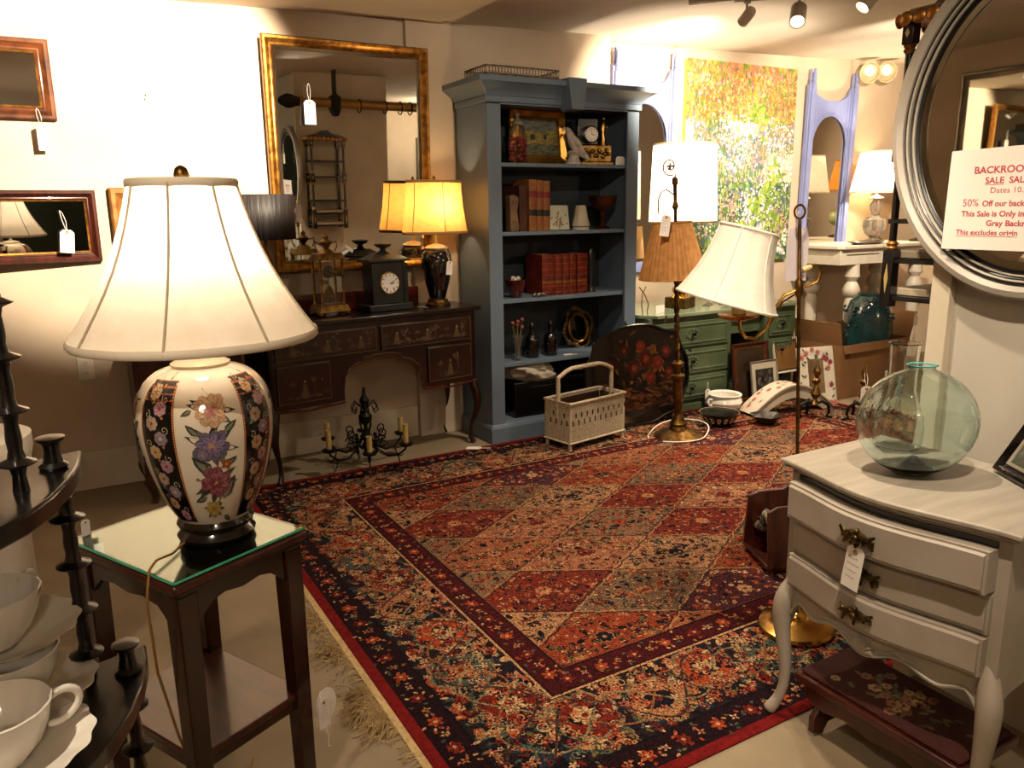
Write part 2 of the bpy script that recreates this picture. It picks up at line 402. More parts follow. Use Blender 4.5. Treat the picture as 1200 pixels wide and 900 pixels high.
            for k in range(150):
                dx,dy=rr.uniform(0,HX*.98),rr.uniform(-HY,HY)*.98
                z=rr.random(); a=rr.random()*6.3; c=rr.choice(g[1]); c2=rr.choice(g[1]); sz=rr.uniform(.55,1.1)
                for sg in (1,-1):
                    x,y=X+sg*dx,Y+dy; aa=a if sg>0 else pi-a
                    if not inn(x,y): continue
                    if z<.3: A.flower(x,y,.017*sz,5,c,c2,13,aa)
                    elif z<.62: A.leaf(x,y,.036*sz,.014,aa,c,12)
                    elif z<.78: A.ell(x,y,.02*sz,.011,aa,c,12,8)
                    elif z<.92: A.curl(x,y,.018*sz,.004,aa,c,12.6,1.1,sg)
                    else: A.stroke([(x,y),(x+cos(aa)*.03,y+sin(aa)*.03),(x+cos(aa+.5)*.06,y+sin(aa+.5)*.06)],.005,c,12.4)
            for q in range(len(st)):
                a_,b_=st[q-1],st[q]
                if all(fx0<p[0]<fx1 and fy0<p[1]<fy1 for p in (a_,b_)): A.stroke([a_,((a_[0]+b_[0])/2+.004,(a_[1]+b_[1])/2),b_],.006,('#b8946c','#3a2a2c')[(i%2)],14.5)
            for k in range(130):
                dx,dy=rr.uniform(0,HX),rr.uniform(-HY,HY); c=rr.choice((BLK,NAVY,CREAM,'#c9a884',BLK,RED)); a=rr.random()*6.3
                for sg in (1,-1):
                    if inn(X+sg*dx,Y+dy,1.0): A.ell(X+sg*dx,Y+dy,rr.uniform(.004,.010),.0035,a*sg,c,14,6)
    o=A.build('woven_pattern',rugm,lambda u,v,h:(u,v,.0063+h),t,eps=.00003,kind='stuff')
    # fringe along the left edge, bunched and trodden
    fr=B(); fm=M('fringe_cotton','#b59a6c','#9a7f55',rough=.95,scale=80)
    webb=B().box(-.022,0,0.0,1.75,.0005,.004).build('fringe_heading',fm,t)
    r=random.Random(5)
    def th(x,y,a,ln,lift):
        pts=[];z=.004
        for k in range(5):
            q=k/4; aa=a+r.uniform(-.35,.35)*q*2; pts.append((x,y,z)); x+=cos(aa)*ln/4; y+=sin(aa)*ln/4; z=.004+lift*sin(pi*min(1,q+.25))*r.random()
        fr.tube(pts,.0014,3)
    for k in range(260):
        th(-.02,r.uniform(.0,1.75),pi+r.uniform(-.25,.25),r.uniform(.015,.05),.008)
    for cy_,nn,sp in ((.19,150,.07),(.60,120,.09),(.66,110,.06),(.98,60,.07),(.10,70,.06),(1.2,50,.08)):
        for k in range(nn): th(-.02-r.random()*.04,cy_+r.gauss(0,sp*.5),pi+r.uniform(-1.2,1.2),r.uniform(.04,.10),.035)
    f=fr.build('fringe',fm,t,smooth=False,fix=False); f['kind']='stuff'
rug()
# ================================================================ MATERIALS
mahog=M('mahogany','#2e0f09','#1c0805',rough=.25,scale=6,stretch=(1,1,6),coat=.4)
mahog2=M('red_mahogany','#45190d','#2a0e07',rough=.35,scale=7,stretch=(6,1,1),coat=.3)
ebony=M('black_lacquer_wood','#0d0a09','#060505',rough=.28,scale=9,coat=.4)
walnut=M('walnut_frame','#6b3a1c','#3d1d0d',rough=.35,scale=14,coat=.2)
gilt=M('aged_gilt','#a8762f','#6b4418',rough=.35,metal=.75,scale=30)
giltwood=M('gilt_wood','#a5723a','#7a4d22',rough=.45,metal=.3,scale=20)
brass=M('polished_brass','#c79a4e','#a87a35',rough=.2,metal=1,scale=10)
oldbrass=M('antique_brass','#7a5a2c','#4d3517',rough=.38,metal=1,scale=30)
iron=M('wrought_iron','#15120f','#0a0807',rough=.5,metal=.6,scale=40)
mirrorm=M('mirror_glass','#e2e2dc','#dcdcd6',rough=.015,metal=1,scale=1)
glass=M('clear_glass','#ffffff','#f4fbf8',rough=.02,trans=1,ior=1.45,scale=1)
paperm=M('tag_card','#e9e3da','#dfd8cf',rough=.7,scale=20)
stringm=M('white_string','#e6e0d4','#d8d0c2',rough=.9,scale=60)
inkp=M('pink_ink','#b85a66','#a54c5a',rough=.8,scale=60)
inkb=M('blue_ink','#3a3f72','#2c3060',rough=.8,scale=60)
white_paint=M('white_furniture_paint','#c9c0b0','#bdb3a2',rough=.45,scale=10)
china=M('white_china','#e6e1d8','#ddd7cd',rough=.12,scale=10,coat=.5)
def price_tag(label,loc,rz,w_=.035,h_=.07,tilt=0,ink=inkp,hang=(0,0,.04),lines=4,ry=0):
    """card in the local xz plane facing -y; the eyelet is near its top, string to 'hang'"""
    t=thing('price_tag',label,'price tag',loc,rz,None,tilt,ry)
    c=w_*.22
    B().wall([(-w_/2,-h_),(w_/2,-h_),(w_/2,-c),(w_/2-c,0),(-w_/2+c,0),(-w_/2,-c)],-.0006,.0006).build('card',paperm,t)
    e=B(); e.tube([(cos(a)*w_*.09,-.001,-h_*.12+sin(a)*w_*.09) for a in [2*pi*i/10 for i in range(10)]],w_*.045,5,closed=True)
    e.build('eyelet',M('eyelet_ring','#a0673a','#8a5530',rough=.6),t)
    a=B(); hx,hy,hz=hang
    for sg in (-1,1):
        a.tube([(0,-.0012,-h_*.12),(hx*.4+sg*h_*.07,hy*.4,hz*.45),(hx*.8+sg*h_*.05,hy*.8,hz*.85),(hx,hy,hz)],w_*.022,5)
    a.build('string',stringm,t)
    A=Art(); r=random.Random(hash(label)%1000 if False else len(label)*7+int(w_*1e4))
    for k in range(lines):
        y=-h_*(.28+.6*k/max(1,lines)); x=-w_*.36; pts=[(x,y)]
        e_=w_*r.uniform(.1,.38)
        while x<e_:
            x+=w_*.045; pts.append((x,y+r.uniform(-1,1)*h_*.026))
        A.stroke(pts,w_*.018,'#ffffff',1)
    A.build('handwriting',ink,lambda u,v,h:(u,-.0008-h,v),t)
    return t
def frame_rect(x0,x1,z0,z1): return [(x0,z0),(x0,z1),(x1,z1),(x1,z0)]
# ================================================================ BUILDERS SHARED BY SEVERAL THINGS
def framed(name,label,cat,loc,w_,h_,fw,dp,fm,bead=None,face=None,facename='glass',rz=0,tilt=0,group=None,bw=.008):
    t=thing(name,label,cat,loc,rz,group,tilt)
    path=frame_rect(-w_/2,w_/2,0,h_)
    B().sweep(path,[(0,0),(0,-dp*.8),(fw*.12,-dp),(fw*.35,-dp),(fw*.45,-dp*.8),(fw*.75,-dp*.55),(fw*.85,-dp*.62),(fw,-dp*.5),(fw,0)]).build('frame',fm,t)
    if bead:
        ip=frame_rect(-w_/2+fw,w_/2-fw,fw,h_-fw)
        B().sweep(ip,[(0,-.001),(0,-dp*.62),(bw,-dp*.5),(bw,-.001)]).build('inner_bead',bead,t)
    B().box(-w_/2+fw*.9,w_/2-fw*.9,-dp*.34,-dp*.05,fw*.9,h_-fw*.9).build(facename,face or mirrorm,t)
    return t
def shade(t,m,prof,z0,ribs=0,ribm=None,n=48,sx=1,sy=1,rim=.004,squash=.0,rimm=None,dx=0,dy=0):
    """lampshade: thin fabric lathe, rim bands and rib seams"""
    b=B(); b.at(dx,dy,z0)
    b.lathe(prof,n,cap=False,sx=sx,sy=sy,mod=(lambda a,z:1-squash*(1-abs(cos(a*ribs/2))**.6)) if squash else None)
    s=b.build('lamp_shade',m,t,fix=False)
    rm=rimm or m
    for k in (0,-1):
        r_,z=prof[k]; q=B(); q.at(dx,dy,z0); q.tube([(r_*cos(a)*sx,r_*sin(a)*sy,z) for a in [2*pi*i/36 for i in range(36)]],rim,6,closed=True,sec=(1.6,.7))
        q.build('trim_band',rm,s)
    for k in range(ribs):
        a=2*pi*(k+.5)/ribs; q=B(); q.at(dx,dy,z0)
        q.tube([((r_*(1-squash*.0)+.0008)*cos(a)*sx,(r_+.0008)*sin(a)*sy,z) for r_,z in prof],.0026,5); q.build('seam',ribm or rm,s)
    return s
def cabriole(h,r0,dx,dy,knee=.035,ank=.014):
    pts=[];rr=[]
    for i in range(13):
        t=i/12; z=h*(1-t)
        o=knee*sin(pi*min(1,t*1.5))*1.0 if t<.66 else -knee*.35*sin(pi*(t-.66)/.34*.8)
        if t>.92: o+=knee*.45*(t-.92)/.08
        pts.append((dx*o,dy*o,z)); 
        rr.append(r0*(1.0-.1*t) if t<.2 else max(ank,r0*(1.05-(t-.2)*1.35)) if t<.85 else ank*(1+ (t-.85)*3.2))
    pts[-1]=(pts[-1][0],pts[-1][1],.0)
    return pts,rr
def spindle_prof(z0,z1,r,unit=.09):
    """spool turning: slim shaft with sharp flared rings"""
    n=max(1,round((z1-z0)/unit)); u=(z1-z0)/n; pr=[(r*.8,z0)]
    for i in range(n):
        z=z0+i*u
        pr+=[(r*.75,z+u*.06),(r*.62,z+u*.30),(r*.8,z+u*.46),(r*1.75,z+u*.53),(r*1.8,z+u*.56),(r*.85,z+u*.64),(r*.66,z+u*.8),(r*.75,z+u*.97)]
    return pr+[(r*.8,z1)]
# ================================================================ BACK WALL, LEFT PART
framed('framed_mirror','small mirror in flat walnut frame hung high at the left edge','mirror',(-.18,4.498,1.845),.57,.36,.055,.03,walnut,gilt)
framed('framed_mirror','low wide mirror in dark mahogany frame with thin gilt bead','mirror',(-.16,4.465,1.178),.765,.345,.045,.03,mahog2,gilt,rz=R(5.2),tilt=R(1.2))
framed('framed_mirror','gilt framed mirror half hidden behind the big white lampshade','mirror',(.565,4.498,.98),.56,.555,.075,.04,giltwood,gilt)
framed('wall_mirror','large square mirror in gold frame above the lacquer desk','mirror',(1.54,4.455,1.075),.94,1.235,.052,.035,gilt,M('bevel_glass','#d0cdc4','#e6e4dc',rough=.06,metal=1),tilt=R(1.5),bw=.016)
price_tag('white price tag taped to the small walnut framed mirror',(.035,4.455,1.82),.1,.045,.115,hang=(-.01,0,.075))
price_tag('white price tag taped to the low mahogany framed mirror',(.083,4.435,1.335),.15,.062,.11,ry=.1,hang=(-.03,0,.09))
price_tag('blank white price tag hanging on the glass of the large gold mirror',(1.30,4.385,1.99),0,.062,.125,hang=(.0,0,.085),lines=0)
o=thing('wall_outlet','white double power outlet on the left wall above the cream band','power outlet',(.085,4.5,.64))
B().wall([(-.037,-.058),(.037,-.058),(.037,.058),(-.037,.058)],-.006,0).build('cover_plate',M('outlet_plastic','#d9d2c4','#d2cabb',rough=.4),o,bevel=.002)
for z in (-.026,.026):
    q=B(); q.wall([(-.017,z-.013),(-.010,z-.018),(.010,z-.018),(.017,z-.013),(.017,z+.013),(.010,z+.018),(-.010,z+.018),(-.017,z+.013)],-.009,-.006)
    r_=q.build('socket',M('outlet_plastic','#d9d2c4'),o)
    q=B()
    for x in (-.006,.006): q.wall([(x-.0012,z-.003),(x+.0012,z-.003),(x+.0012,z+.008),(x-.0012,z+.008)],-.0094,-.009)
    q.wall([(-.002,z-.011),(.002,z-.011),(.002,z-.007),(-.002,z-.007)],-.0094,-.009)
    q.build('slot',ebony,r_)
for x,z in ((.50,1.965),(.505,1.985)):
    tag(B().at(x,4.5,z,rx=pi/2).lathe([(.004,0),(.004,.006),(.002,.012)],8).build('wall_nail',iron),('lower of two small nails in the bright bare wall beside the gold mirror','upper of two small nails in the bright bare wall beside the gold mirror')[z>1.97],'nail','nails in the bare wall')
# side cabinet behind the big lamp
c=thing('side_cabinet','dark mahogany side cabinet half hidden behind the porcelain lamp','cabinet',(.27,4.06,0))
B().box(0,.50,0,.38,.15,.74).build('body',mahog2,c,bevel=.004)
B().box(-.015,.515,-.015,.39,.74,.765).build('top',mahog2,c,bevel=.006)
for x in (.03,.47):
    for y in (.03,.35): 
        q=B(); p_,rr_=cabriole(.15,.024,(-1 if x<.1 else 1),-1 if y<.1 else 0,.012,.013); q.at(x,y,0).tube(p_,rr_,8); q.build('leg',mahog2,c)
for z in (.18,.37,.56):
    d=B().box(.02,.48,-.012,0,z,z+.17).build('drawer',mahog2,c,bevel=.003)
    B().at(.25,-.012,z+.085,rx=pi/2).lathe([(.007,0),(.005,.01),(.013,.018),(.008,.026),(0,.027)],10,cap=False).build('knob',oldbrass,d)
# black string shade lamp on the cabinet
t=thing('table_lamp','table lamp with black string drum shade behind the white lampshade','lamp',(.965,4.19,.851))
B().lathe([(.07,0),(.07,.015),(.02,.03),(.015,.12),(.03,.2),(.03,.3),(.012,.36),(.008,.45)],16).build('base',oldbrass,t)
sm=M('black_string','#2a2422','#14100f',rough=.6,scale=60,stretch=(1,1,.03),bump=.6,bscale=70)
q=B(); q.lathe([(.152,.418),(.152,.642)],72,cap=False,mod=lambda a,z:1+.012*math.cos(a*36)); q.build('lamp_shade',sm,t,fix=False,solid=.003)
# ================================================================ LACQUER DESK
lac=M('red_black_lacquer','#160706','#0a0404',rough=.3,scale=5,coat=.4)
lacd=M('dark_red_lacquer','#260b08','#120504',rough=.32,scale=6,coat=.4)
dk=thing('kneehole_desk','red and black lacquer kneehole desk with painted gilt figures','desk',(.885,3.985,0),R(7))
W=1.26; D=.37
B().box(-.03,W+.03,-.03,D,.825,.85).build('top',lac,dk,bevel=.005)
B().box(.0,W,D-.02,D-.002,.60,.825).build('back_panel',lac,dk)
for x in (0,W-.02): B().box(x,x+.02,.0,D-.02,.40,.825).build('side_panel',lac,dk,bevel=.002)
# front carcase with arched kneehole
arch=[(.40,.40)]+[(.40,.46),(.41,.53),(.44,.575),(.48,.60),(.52,.605),(.53,.625),(.60,.635),(.70,.635),(.75,.62),(.76,.60),(.82,.585),(.86,.55),(.885,.50),(.895,.40)]
B().wall([(0,.40)]+arch+[(W,.40),(W,.825),(0,.825)],.0,.018).build('front_frame',lacd,dk)
gl=M('gilt_line','#5f4a2d','#483622',rough=.5,metal=.4)
def edge(q,x0,x1,z0,z1,w_=.004,y=-.0): q.sweep(frame_rect(x0,x1,z0,z1),[(0,y),(0,y-.003),(w_,y-.003),(w_,y)])
ds=[(.03,.605,.655,.79),(.63,1.225,.655,.79),(.03,.325,.43,.635),(.925,1.225,.43,.635)]
r=random.Random(11)
for x0,x1,z0,z1 in ds:
    d=B().box(x0,x1,-.012,-.0005,z0,z1).build('drawer',lacd,dk,bevel=.002)
    q=B(); edge(q,x0+.004,x1-.004,z0+.004,z1-.004,.0035,-.012); q.build('gilt_border',gl,d)
    A=Art(); n=3 if x1-x0>.4 else 1
    for k in range(n):
        cx=x0+(k+.5)*(x1-x0)/n; base=z0+.025; H=(z1-z0)*.62
        for _ in range(22):
            A.ell(cx+r.gauss(0,.045),base+abs(r.gauss(0,.012)),r.uniform(.008,.022),r.uniform(.003,.007),r.uniform(-.3,.3),r.choice(('#3a2a18','#4d3820','#2b1f13')),1,7)
        # robed figure, tree and pavilion strokes
        A.poly([(cx-.022,base),(cx+.022,base),(cx+.010,base+H*.55),(cx-.008,base+H*.6)],'#4f3a20',2); A.ell(cx+.001,base+H*.7,.008,.009,0,'#6d5632',2.5)
        A.stroke([(cx+.05,base),(cx+.055,base+H*.5),(cx+.045,base+H*.9)],.004,'#45331c',2)
        for _ in range(9): A.ell(cx+.05+r.gauss(0,.018),base+H*.8+r.gauss(0,.014),.010,.006,r.random()*3,r.choice(('#3b301b','#544022','#2f2617')),2.5)
        A.stroke([(cx-.07,base),(cx-.065,base+H*.6)],.003,'#45331c',2); A.poly([(cx-.09,base+H*.55),(cx-.045,base+H*.55),(cx-.065,base+H*.8)],'#452f19',2.4)
    A.build('gilt_figures',paint,lambda u,v,h:(u,-.0122-h,v),d)
q=B(); q.tube([(x,-.002,z) for x,z in arch],.003,6); q.build('arch_moulding',gl,dk)
q=B()
for x0,x1 in ((-.01,.40),(.895,W+.01)):
    q.tube([(x0,-.004,.40),((x0+x1)/2,-.006,.385),(x1,-.004,.40)],[.009,.006,.009],6)
q.build('apron_edge',mahog2,dk)
for x,y,sx_,sy_ in ((.02,.02,-1,-1),(W-.02,.02,1,-1),(.02,D-.03,-1,0),(W-.02,D-.03,1,0)):
    p_,rr_=cabriole(.40 if y>.1 else .394,.028,sx_*.8,sy_*.8,.03,.012)
    B().at(x,y,0 if y>.1 else .006).tube(p_,rr_,10).build('leg',lacd,dk)
B().box(.22,1.08,D-.035,D-.015,.85,.955).build('gallery_board',M('tortoise_lacquer','#5a1d0c','#241009',rough=.3,scale=22,coat=.4),dk,bevel=.004)
# --- things on the desk
cg=M('champagne_brass','#8c6b38','#5d421d',rough=.3,metal=.9,scale=30)
t=thing('crystal_clock','gilt brass and crystal mantel clock with four glass sides','clock',(1.29,4.22,.851),R(10))
B().taper(-.095,.095,-.07,.07,.018,.06,.84).build('base',cg,t,bevel=.004)
q=B()
for x in (-.08,.08):
    for y in (-.055,.055): q.ball(x,y,.011,.013)
q.build('foot',cg,t)
q=B()
for x in (-.065,.065):
    for y in (-.045,.045): q.at(x,y,0).lathe([(.009,.06),(.006,.075),(.008,.18),(.006,.29),(.010,.305)],8)
q.build('pillar',cg,t)
B().box(-.06,.06,-.041,-.039,.065,.30).build('glass_panel',glass,t)
B().box(-.06,.06,.039,.041,.065,.30).build('glass_panel',glass,t)
B().taper(-.085,.085,-.06,.06,.30,.335,.8).build('cornice',cg,t,bevel=.004)
q=B().lathe([(.045,.335),(.03,.35),(.012,.36),(.03,.385),(.034,.395),(.012,.41),(.015,.425),(0,.44)],14)
for s_ in (-1,1): q.tube([(s_*.03,0,.385),(s_*.06,0,.395),(s_*.065,0,.37),(s_*.05,0,.345)],.004,6)
q.build('urn_finial',cg,t)
d=B().at(0,0,.235,rx=pi/2).lathe([(.036,-.008),(.036,.008)],24).build('dial',china,t)
q=B(); q.tube([(0,-.01,.235),(.0,-.01,.262)],.0016,5); q.tube([(0,-.01,.235),(.015,-.01,.228)],.0018,5); q.build('hand',ebony,d)
q=B().lathe([(.022,.10),(.024,.12),(.012,.155),(.004,.16),(.003,.20)],12); q.ball(0,-.0,.125,.026,sy=.6); q.build('pendulum',cg,t)
price_tag('white price tag standing out from the top of the crystal clock',(1.37,4.14,1.225),R(20),.018,.06,hang=(-.03,0,.012),ry=-1.0,lines=0)
slate=M('black_slate','#131413','#1e201d',rough=.35,scale=12,coat=.2)
t=thing('mantel_clock','black slate mantel clock with round white dial and urn top','clock',(1.625,4.25,.851),R(8))
B().box(-.14,.14,-.08,.08,0,.04).build('plinth',slate,t,bevel=.006)
B().box(-.105,.105,-.062,.062,.04,.275).build('case',slate,t,bevel=.004)
for x in (-.10,.10): B().box(x-.014,x+.014,-.07,-.05,.04,.265).build('pilaster',slate,t,bevel=.003)
q=B().box(-.13,.13,-.078,.078,.275,.29); q.taper(-.12,.12,-.07,.07,.29,.325,.45); q.build('cornice',slate,t,bevel=.003)
q=B().lathe([(.04,.325),(.02,.335),(.015,.345),(.045,.36),(.05,.372),(.02,.376),(0,.378)],16)
q.build('urn',slate,t)
d=B().at(0,-.06,.155,rx=pi/2).lathe([(.066,0),(.066,.006),(.058,.009),(.057,.004),(0,.004)],36,cap=False).build('dial_ring',cg,t)
d=B().at(0,-.0605,.155,rx=pi/2).lathe([(.056,0),(.056,.005)],32).build('dial',china,t)
q=B()
for k in range(12):
    a=k*pi/6; q.wall([(cos(a+e)*rr_,.155+sin(a+e)*rr_) for e,rr_ in ((-.05,.042),(-.05,.052),(.05,.052),(.05,.042))],-.0662,-.0655)
q.build('numeral',ebony,d)
q=B()
for (x,z,w_) in ((.040,.175,.0022),(.026,.155,.0028)): q.tube([(0,-.068,.155),(x,-.068,z)],[w_,w_*.4],5)
q.build('hand',ebony,d)
q=B()
for x in (-.022,.022): q.at(x,-.065,.125,rx=pi/2).lathe([(.005,0),(.005,.002)],8)
q.build('winding_hole',ebony,d)
price_tag('white price tag lying on the desk between clock and lamp',(1.80,4.12,.868),R(-35),.02,.09,tilt=R(80),ry=0,hang=(-.03,.0,.01),lines=0)
t=thing('table_lamp','black vase table lamp with glowing yellow shade beside the bookcase','lamp',(1.965,4.275,.851),R(7))
B().lathe([(.075,0),(.078,.012),(.062,.022),(.06,.035),(.045,.045)],24).build('stand',cg,t)
B().lathe([(.045,.04),(.052,.06),(.078,.16),(.092,.25),(.086,.30),(.062,.33),(.05,.34)],28).build('vase',M('black_glaze','#060507','#0b090a',rough=.06,scale=5,coat=1),t)
A=Art(); r=random.Random(4)
for k in range(60): A.leaf(r.uniform(-1,1),r.uniform(.24,.315),.035,.018,r.random()*6.3,r.choice(('#4a4433','#6b6148','#332f22')),1)
def vmap(u,v,h):
    rr_=(.0925 if v<.26 else .0925-(v-.26)*.33)+h+.001; a=-pi/2+u; return (rr_*cos(a),rr_*sin(a),v)
A.build('leaf_band',paint_gloss,vmap,t)
B().lathe([(.066,.33),(.07,.338),(.05,.352),(.012,.362),(.008,.375),(.008,.44)],24).build('cap',M('ivory_cap','#c9b68c','#b9a377',rough=.4),t)
yel=M('cream_silk_shade','#e9c178','#e2b468',rough=.8,sheer=.55,scale=30)
shade(t,yel,[(.215,0),(.205,.06),(.19,.15),(.182,.24),(.180,.29)],.425,ribs=6,ribm=M('shade_seam','#b98f55',rough=.8),sy=.52,rim=.005,rimm=M('shade_seam','#b98f55'))
B().lathe([(.004,.70),(.004,.715),(.011,.722),(.009,.74),(0,.75)],10).build('finial',brass,t)
B().lathe([(.002,.44),(.012,.46),(.026,.50),(.028,.53),(.018,.56),(0,.57)],14).build('light_bulb',M('lit_bulb','#ffd9a0','#ffd9a0',emit=6),t)
bulb('lamp_light_desk',(1.965,4.275,1.42),9,.03,(1,.70,.36))
bulb('lamp_light_desk_low',(1.965,4.275,1.34),2,.02,(1,.70,.36))
price_tag('white price tag hanging against the black vase lamp',(2.0,4.165,1.115),R(5),.04,.08,hang=(-.03,.03,.09),ry=.12)
# chandelier standing on the floor in the kneehole
ch=thing('chandelier','black wrought iron chandelier with cream candle sleeves under the desk','chandelier',(1.41,4.09,0))
B().lathe([(.0,.075),(.012,.085),(.03,.11),(.012,.14),(.035,.17),(.012,.20),(.01,.235),(.036,.26),(.038,.29),(.012,.32),(.02,.35),(.028,.38),(.01,.41),(.006,.45)],14,cap=False).build('stem',iron,ch)
B().ball(0,-.0,.285,.032).build('brass_ball',oldbrass,ch)
cs=M('candle_sleeve','#b39a5e','#8f7740',rough=.6)
for k in range(6):
    a=k*pi/3+.25; ca,sa=cos(a),sin(a)
    def pt(rad,z): return (ca*rad,sa*rad,z)
    am=B(); am.tube([pt(.02,.17),pt(.07,.10),pt(.13,.065),pt(.19,.075),pt(.235,.11),pt(.24,.135)],.006,6)
    am.tube([pt(.10+.03*cos(q)*(1-q/9),.13+.03*sin(q)*(1-q/9)) for q in [i*.6 for i in range(12)]],.004,5)
    am.tube([pt(.01,.16),pt(.035,.24),pt(.02,.34),pt(.06,.37),pt(.085,.33),pt(.06,.31),pt(.05,.335)],.004,5)
    am.tube([pt(.10+.022*cos(q),.20+.022*sin(q)) for q in [i*.6 for i in range(11)]],.004,5); am.tube([pt(.03,.10),pt(.07,.15),pt(.11,.17),pt(.12,.20)],.004,5)
    for zz_ in (.09,.13,.17): am.ball(ca*.06,sa*.06,zz_,.012,n=5)
    am.tube([pt(.19,.075),pt(.20,.03),pt(.23,.002),pt(.25,.01)],.004,5)
    am.T=Matrix.Identity(4); arm=am.build('arm',iron,ch)
    q=B(); q.at(ca*.24,sa*.24,0).lathe([(.012,.125),(.036,.135),(.040,.145),(.014,.15)],12); q.build('drip_pan',iron,arm)
    q=B(); q.at(ca*.24,sa*.24,0).lathe([(.015,.148),(.015,.235+.02*(k%2)),(.011,.235+.02*(k%2)),(.011,.16)],12); q.build('candle_sleeve',cs,arm)
# ================================================================ BOOKCASE
bl=M('blue_grey_paint','#5d6b79','#566370',rough=.38,scale=3,bump=.02,bscale=60)
bk=thing('bookcase','tall blue grey painted bookcase with keystone cornice','bookcase',(2.21,4.07,0))
BW=1.09; BD=.385; BT=2.06
for x in (0,BW-.025): B().box(x,x+.025,.02,BD,0.0,BT).build('side_panel',bl,bk,bevel=.002)
B().box(.025,BW-.025,BD-.012,BD,.10,BT).build('back_panel',M('blue_grey_shaded','#2b333a','#262d33',rough=.6),bk)  # same paint made darker: the shade between shelves is in its colour
for x in (0,BW-.09): B().box(x,x+.09,0,.022,.11,1.995).build('stile',bl,bk,bevel=.002)
B().box(0,BW,0,.022,1.985,BT).build('top_rail',bl,bk,bevel=.002)
B().box(.025,BW-.025,.02,BD,BT-.02,BT).build('top_board',bl,bk)
SZ=[.12,.482,.872,1.272,1.668]
for z in SZ: B().box(.026,BW-.026,.022,BD-.013,z-.022,z).build('shelf',bl,bk,bevel=.002)
q=B(); q.box(-.016,BW+.016,-.018,BD,0,.095); q.taper(-.016,BW+.016,-.018,BD,.095,.115,.985,.96); q.build('plinth',bl,bk,bevel=.002)
q=B(); q.box(-.012,BW+.012,-.012,BD,1.995,2.03)
cv=[(.014+.062*(1-cos(k/6*pi/2)),2.03+.0105*k) for k in range(7)]
q.add([p for o_,z_ in cv for p in ((-o_,BD,z_),(-o_,-o_,z_),(BW+o_,-o_,z_),(BW+o_,BD,z_))],[(4*k+j,4*k+j+1,4*k+j+5,4*k+j+4) for k in range(6) for j in range(3)])
q.box(-.086,BW+.086,-.086,BD+.02,2.093,2.125)
q.build('cornice',bl,bk,bevel=.004)
B().at(.545,0,0).wall([(-.045,1.965),(.045,1.965),(.065,2.14),(-.065,2.14)],-.115,0).build('keystone',bl,bk,bevel=.004)
bx=2.21; by=4.07
# --- on top
fil=M('silver_filigree','#8d8576','#5b5246',rough=.35,metal=.8,scale=60)
t=thing('filigree_tray','oblong pierced silver filigree tray on top of the bookcase','tray',(2.43,4.16,2.126),R(0))
B().box(-.24,.24,-.13,.13,0,.012).build('bottom',fil,t,bevel=.003)
q=B()
for (x0,y0,x1,y1) in ((-.24,-.13,.24,-.13),(.24,-.13,.24,.13),(.24,.13,-.24,.13),(-.24,.13,-.24,-.13)):
    n=int(math.hypot(x1-x0,y1-y0)/.02)
    for i in range(n):
        x=x0+(x1-x0)*(i+.5)/n; y=y0+(y1-y0)*(i+.5)/n
        dx_,dy_=(x1-x0)/n*.5,(y1-y0)/n*.5
        q.tube([(x+dx_*cos(a),y+dy_*cos(a),.035+.019*sin(a)) for a in [2*pi*k/8 for k in range(8)]],.0022,4,closed=True)
    for z in (.014,.056): q.tube([(x0,y0,z),(x1,y1,z)],.004,6)
q.build('pierced_gallery',fil,t)
q=B(); q.tube([(.0+.028*cos(a),.1,.10+.028*sin(a)) for a in [2*pi*k/14 for k in range(14)]],.003,5,closed=True)
q.tube([(0,.1,.07),(0,.1,.055)],.004,5); q.tube([(.012*cos(a),.1,.10+.012*sin(a)) for a in [2*pi*k/8 for k in range(8)]],.0025,5,closed=True)
q.build('scroll_handle',M('white_wire','#c9bfae',rough=.5),t)
# --- shelf with jar, painting, bird and clock
z=SZ[4]+.0005
t=thing('berry_jar','lidded glass jar filled with dark red berries on the top shelf','jar',(2.47,4.17,z))
B().lathe([(.035,0),(.045,.01),(.056,.06),(.058,.13),(.045,.19),(.03,.215),(.028,.22)],20).build('glass_body',M('jar_glass','#ffffff','#eeeeee',rough=.03,trans=1,alpha=.45),t)
B().lathe([(.034,.218),(.036,.235),(.02,.25),(.008,.262),(.014,.28),(0,.29)],16).build('lid',M('jar_lid','#a59d8a','#7a7262',rough=.2,trans=.4),t)
q=B(); r=random.Random(2)
for k in range(75):
    zz=r.uniform(.02,.15); a=r.random()*6.3; q.ball(cos(a)*.046,sin(a)*.046,zz,.009,n=5)
o_=q.build('berries',M('red_berry','#7c1420','#b8454a',rough=.3,scale=40),t); o_['kind']='stuff'
t=thing('framed_painting','landscape oil painting in a wide gilt frame on the top shelf','painting',(2.70,4.30,z+.004),0,None,R(-7))
W_=.40;H_=.33
B().sweep(frame_rect(-W_/2,W_/2,0,H_),[(0,0),(0,-.03),(.015,-.04),(.03,-.03),(.045,-.02),(.052,-.024),(.058,-.015),(.058,0)]).build('frame',M('bright_gilt','#b98a3e','#8a5f22',rough=.35,metal=.8,scale=16),t)
B().box(-W_/2+.05,W_/2-.05,-.012,-.004,.05,H_-.05).build('canvas',M('canvas_ground','#6a6746','#55553a',rough=.7),t)
A=Art(); r=random.Random(9)
for k in range(260):
    u=r.uniform(-.135,.135); v=r.uniform(.06,.27)
    if v>.20: c_=r.choice(('#5b6157','#6b6f66','#4a5148'))
    elif v>.12: c_=r.choice(('#9a803f','#8d7a3c','#a48a48','#6b6636'))
    else: c_=r.choice(('#4d5038','#5e5e48','#6b6a58','#3b4030'))
    A.ell(u,v,r.uniform(.01,.025),r.uniform(.004,.01),r.uniform(-.3,.3),c_,1+r.random(),7)
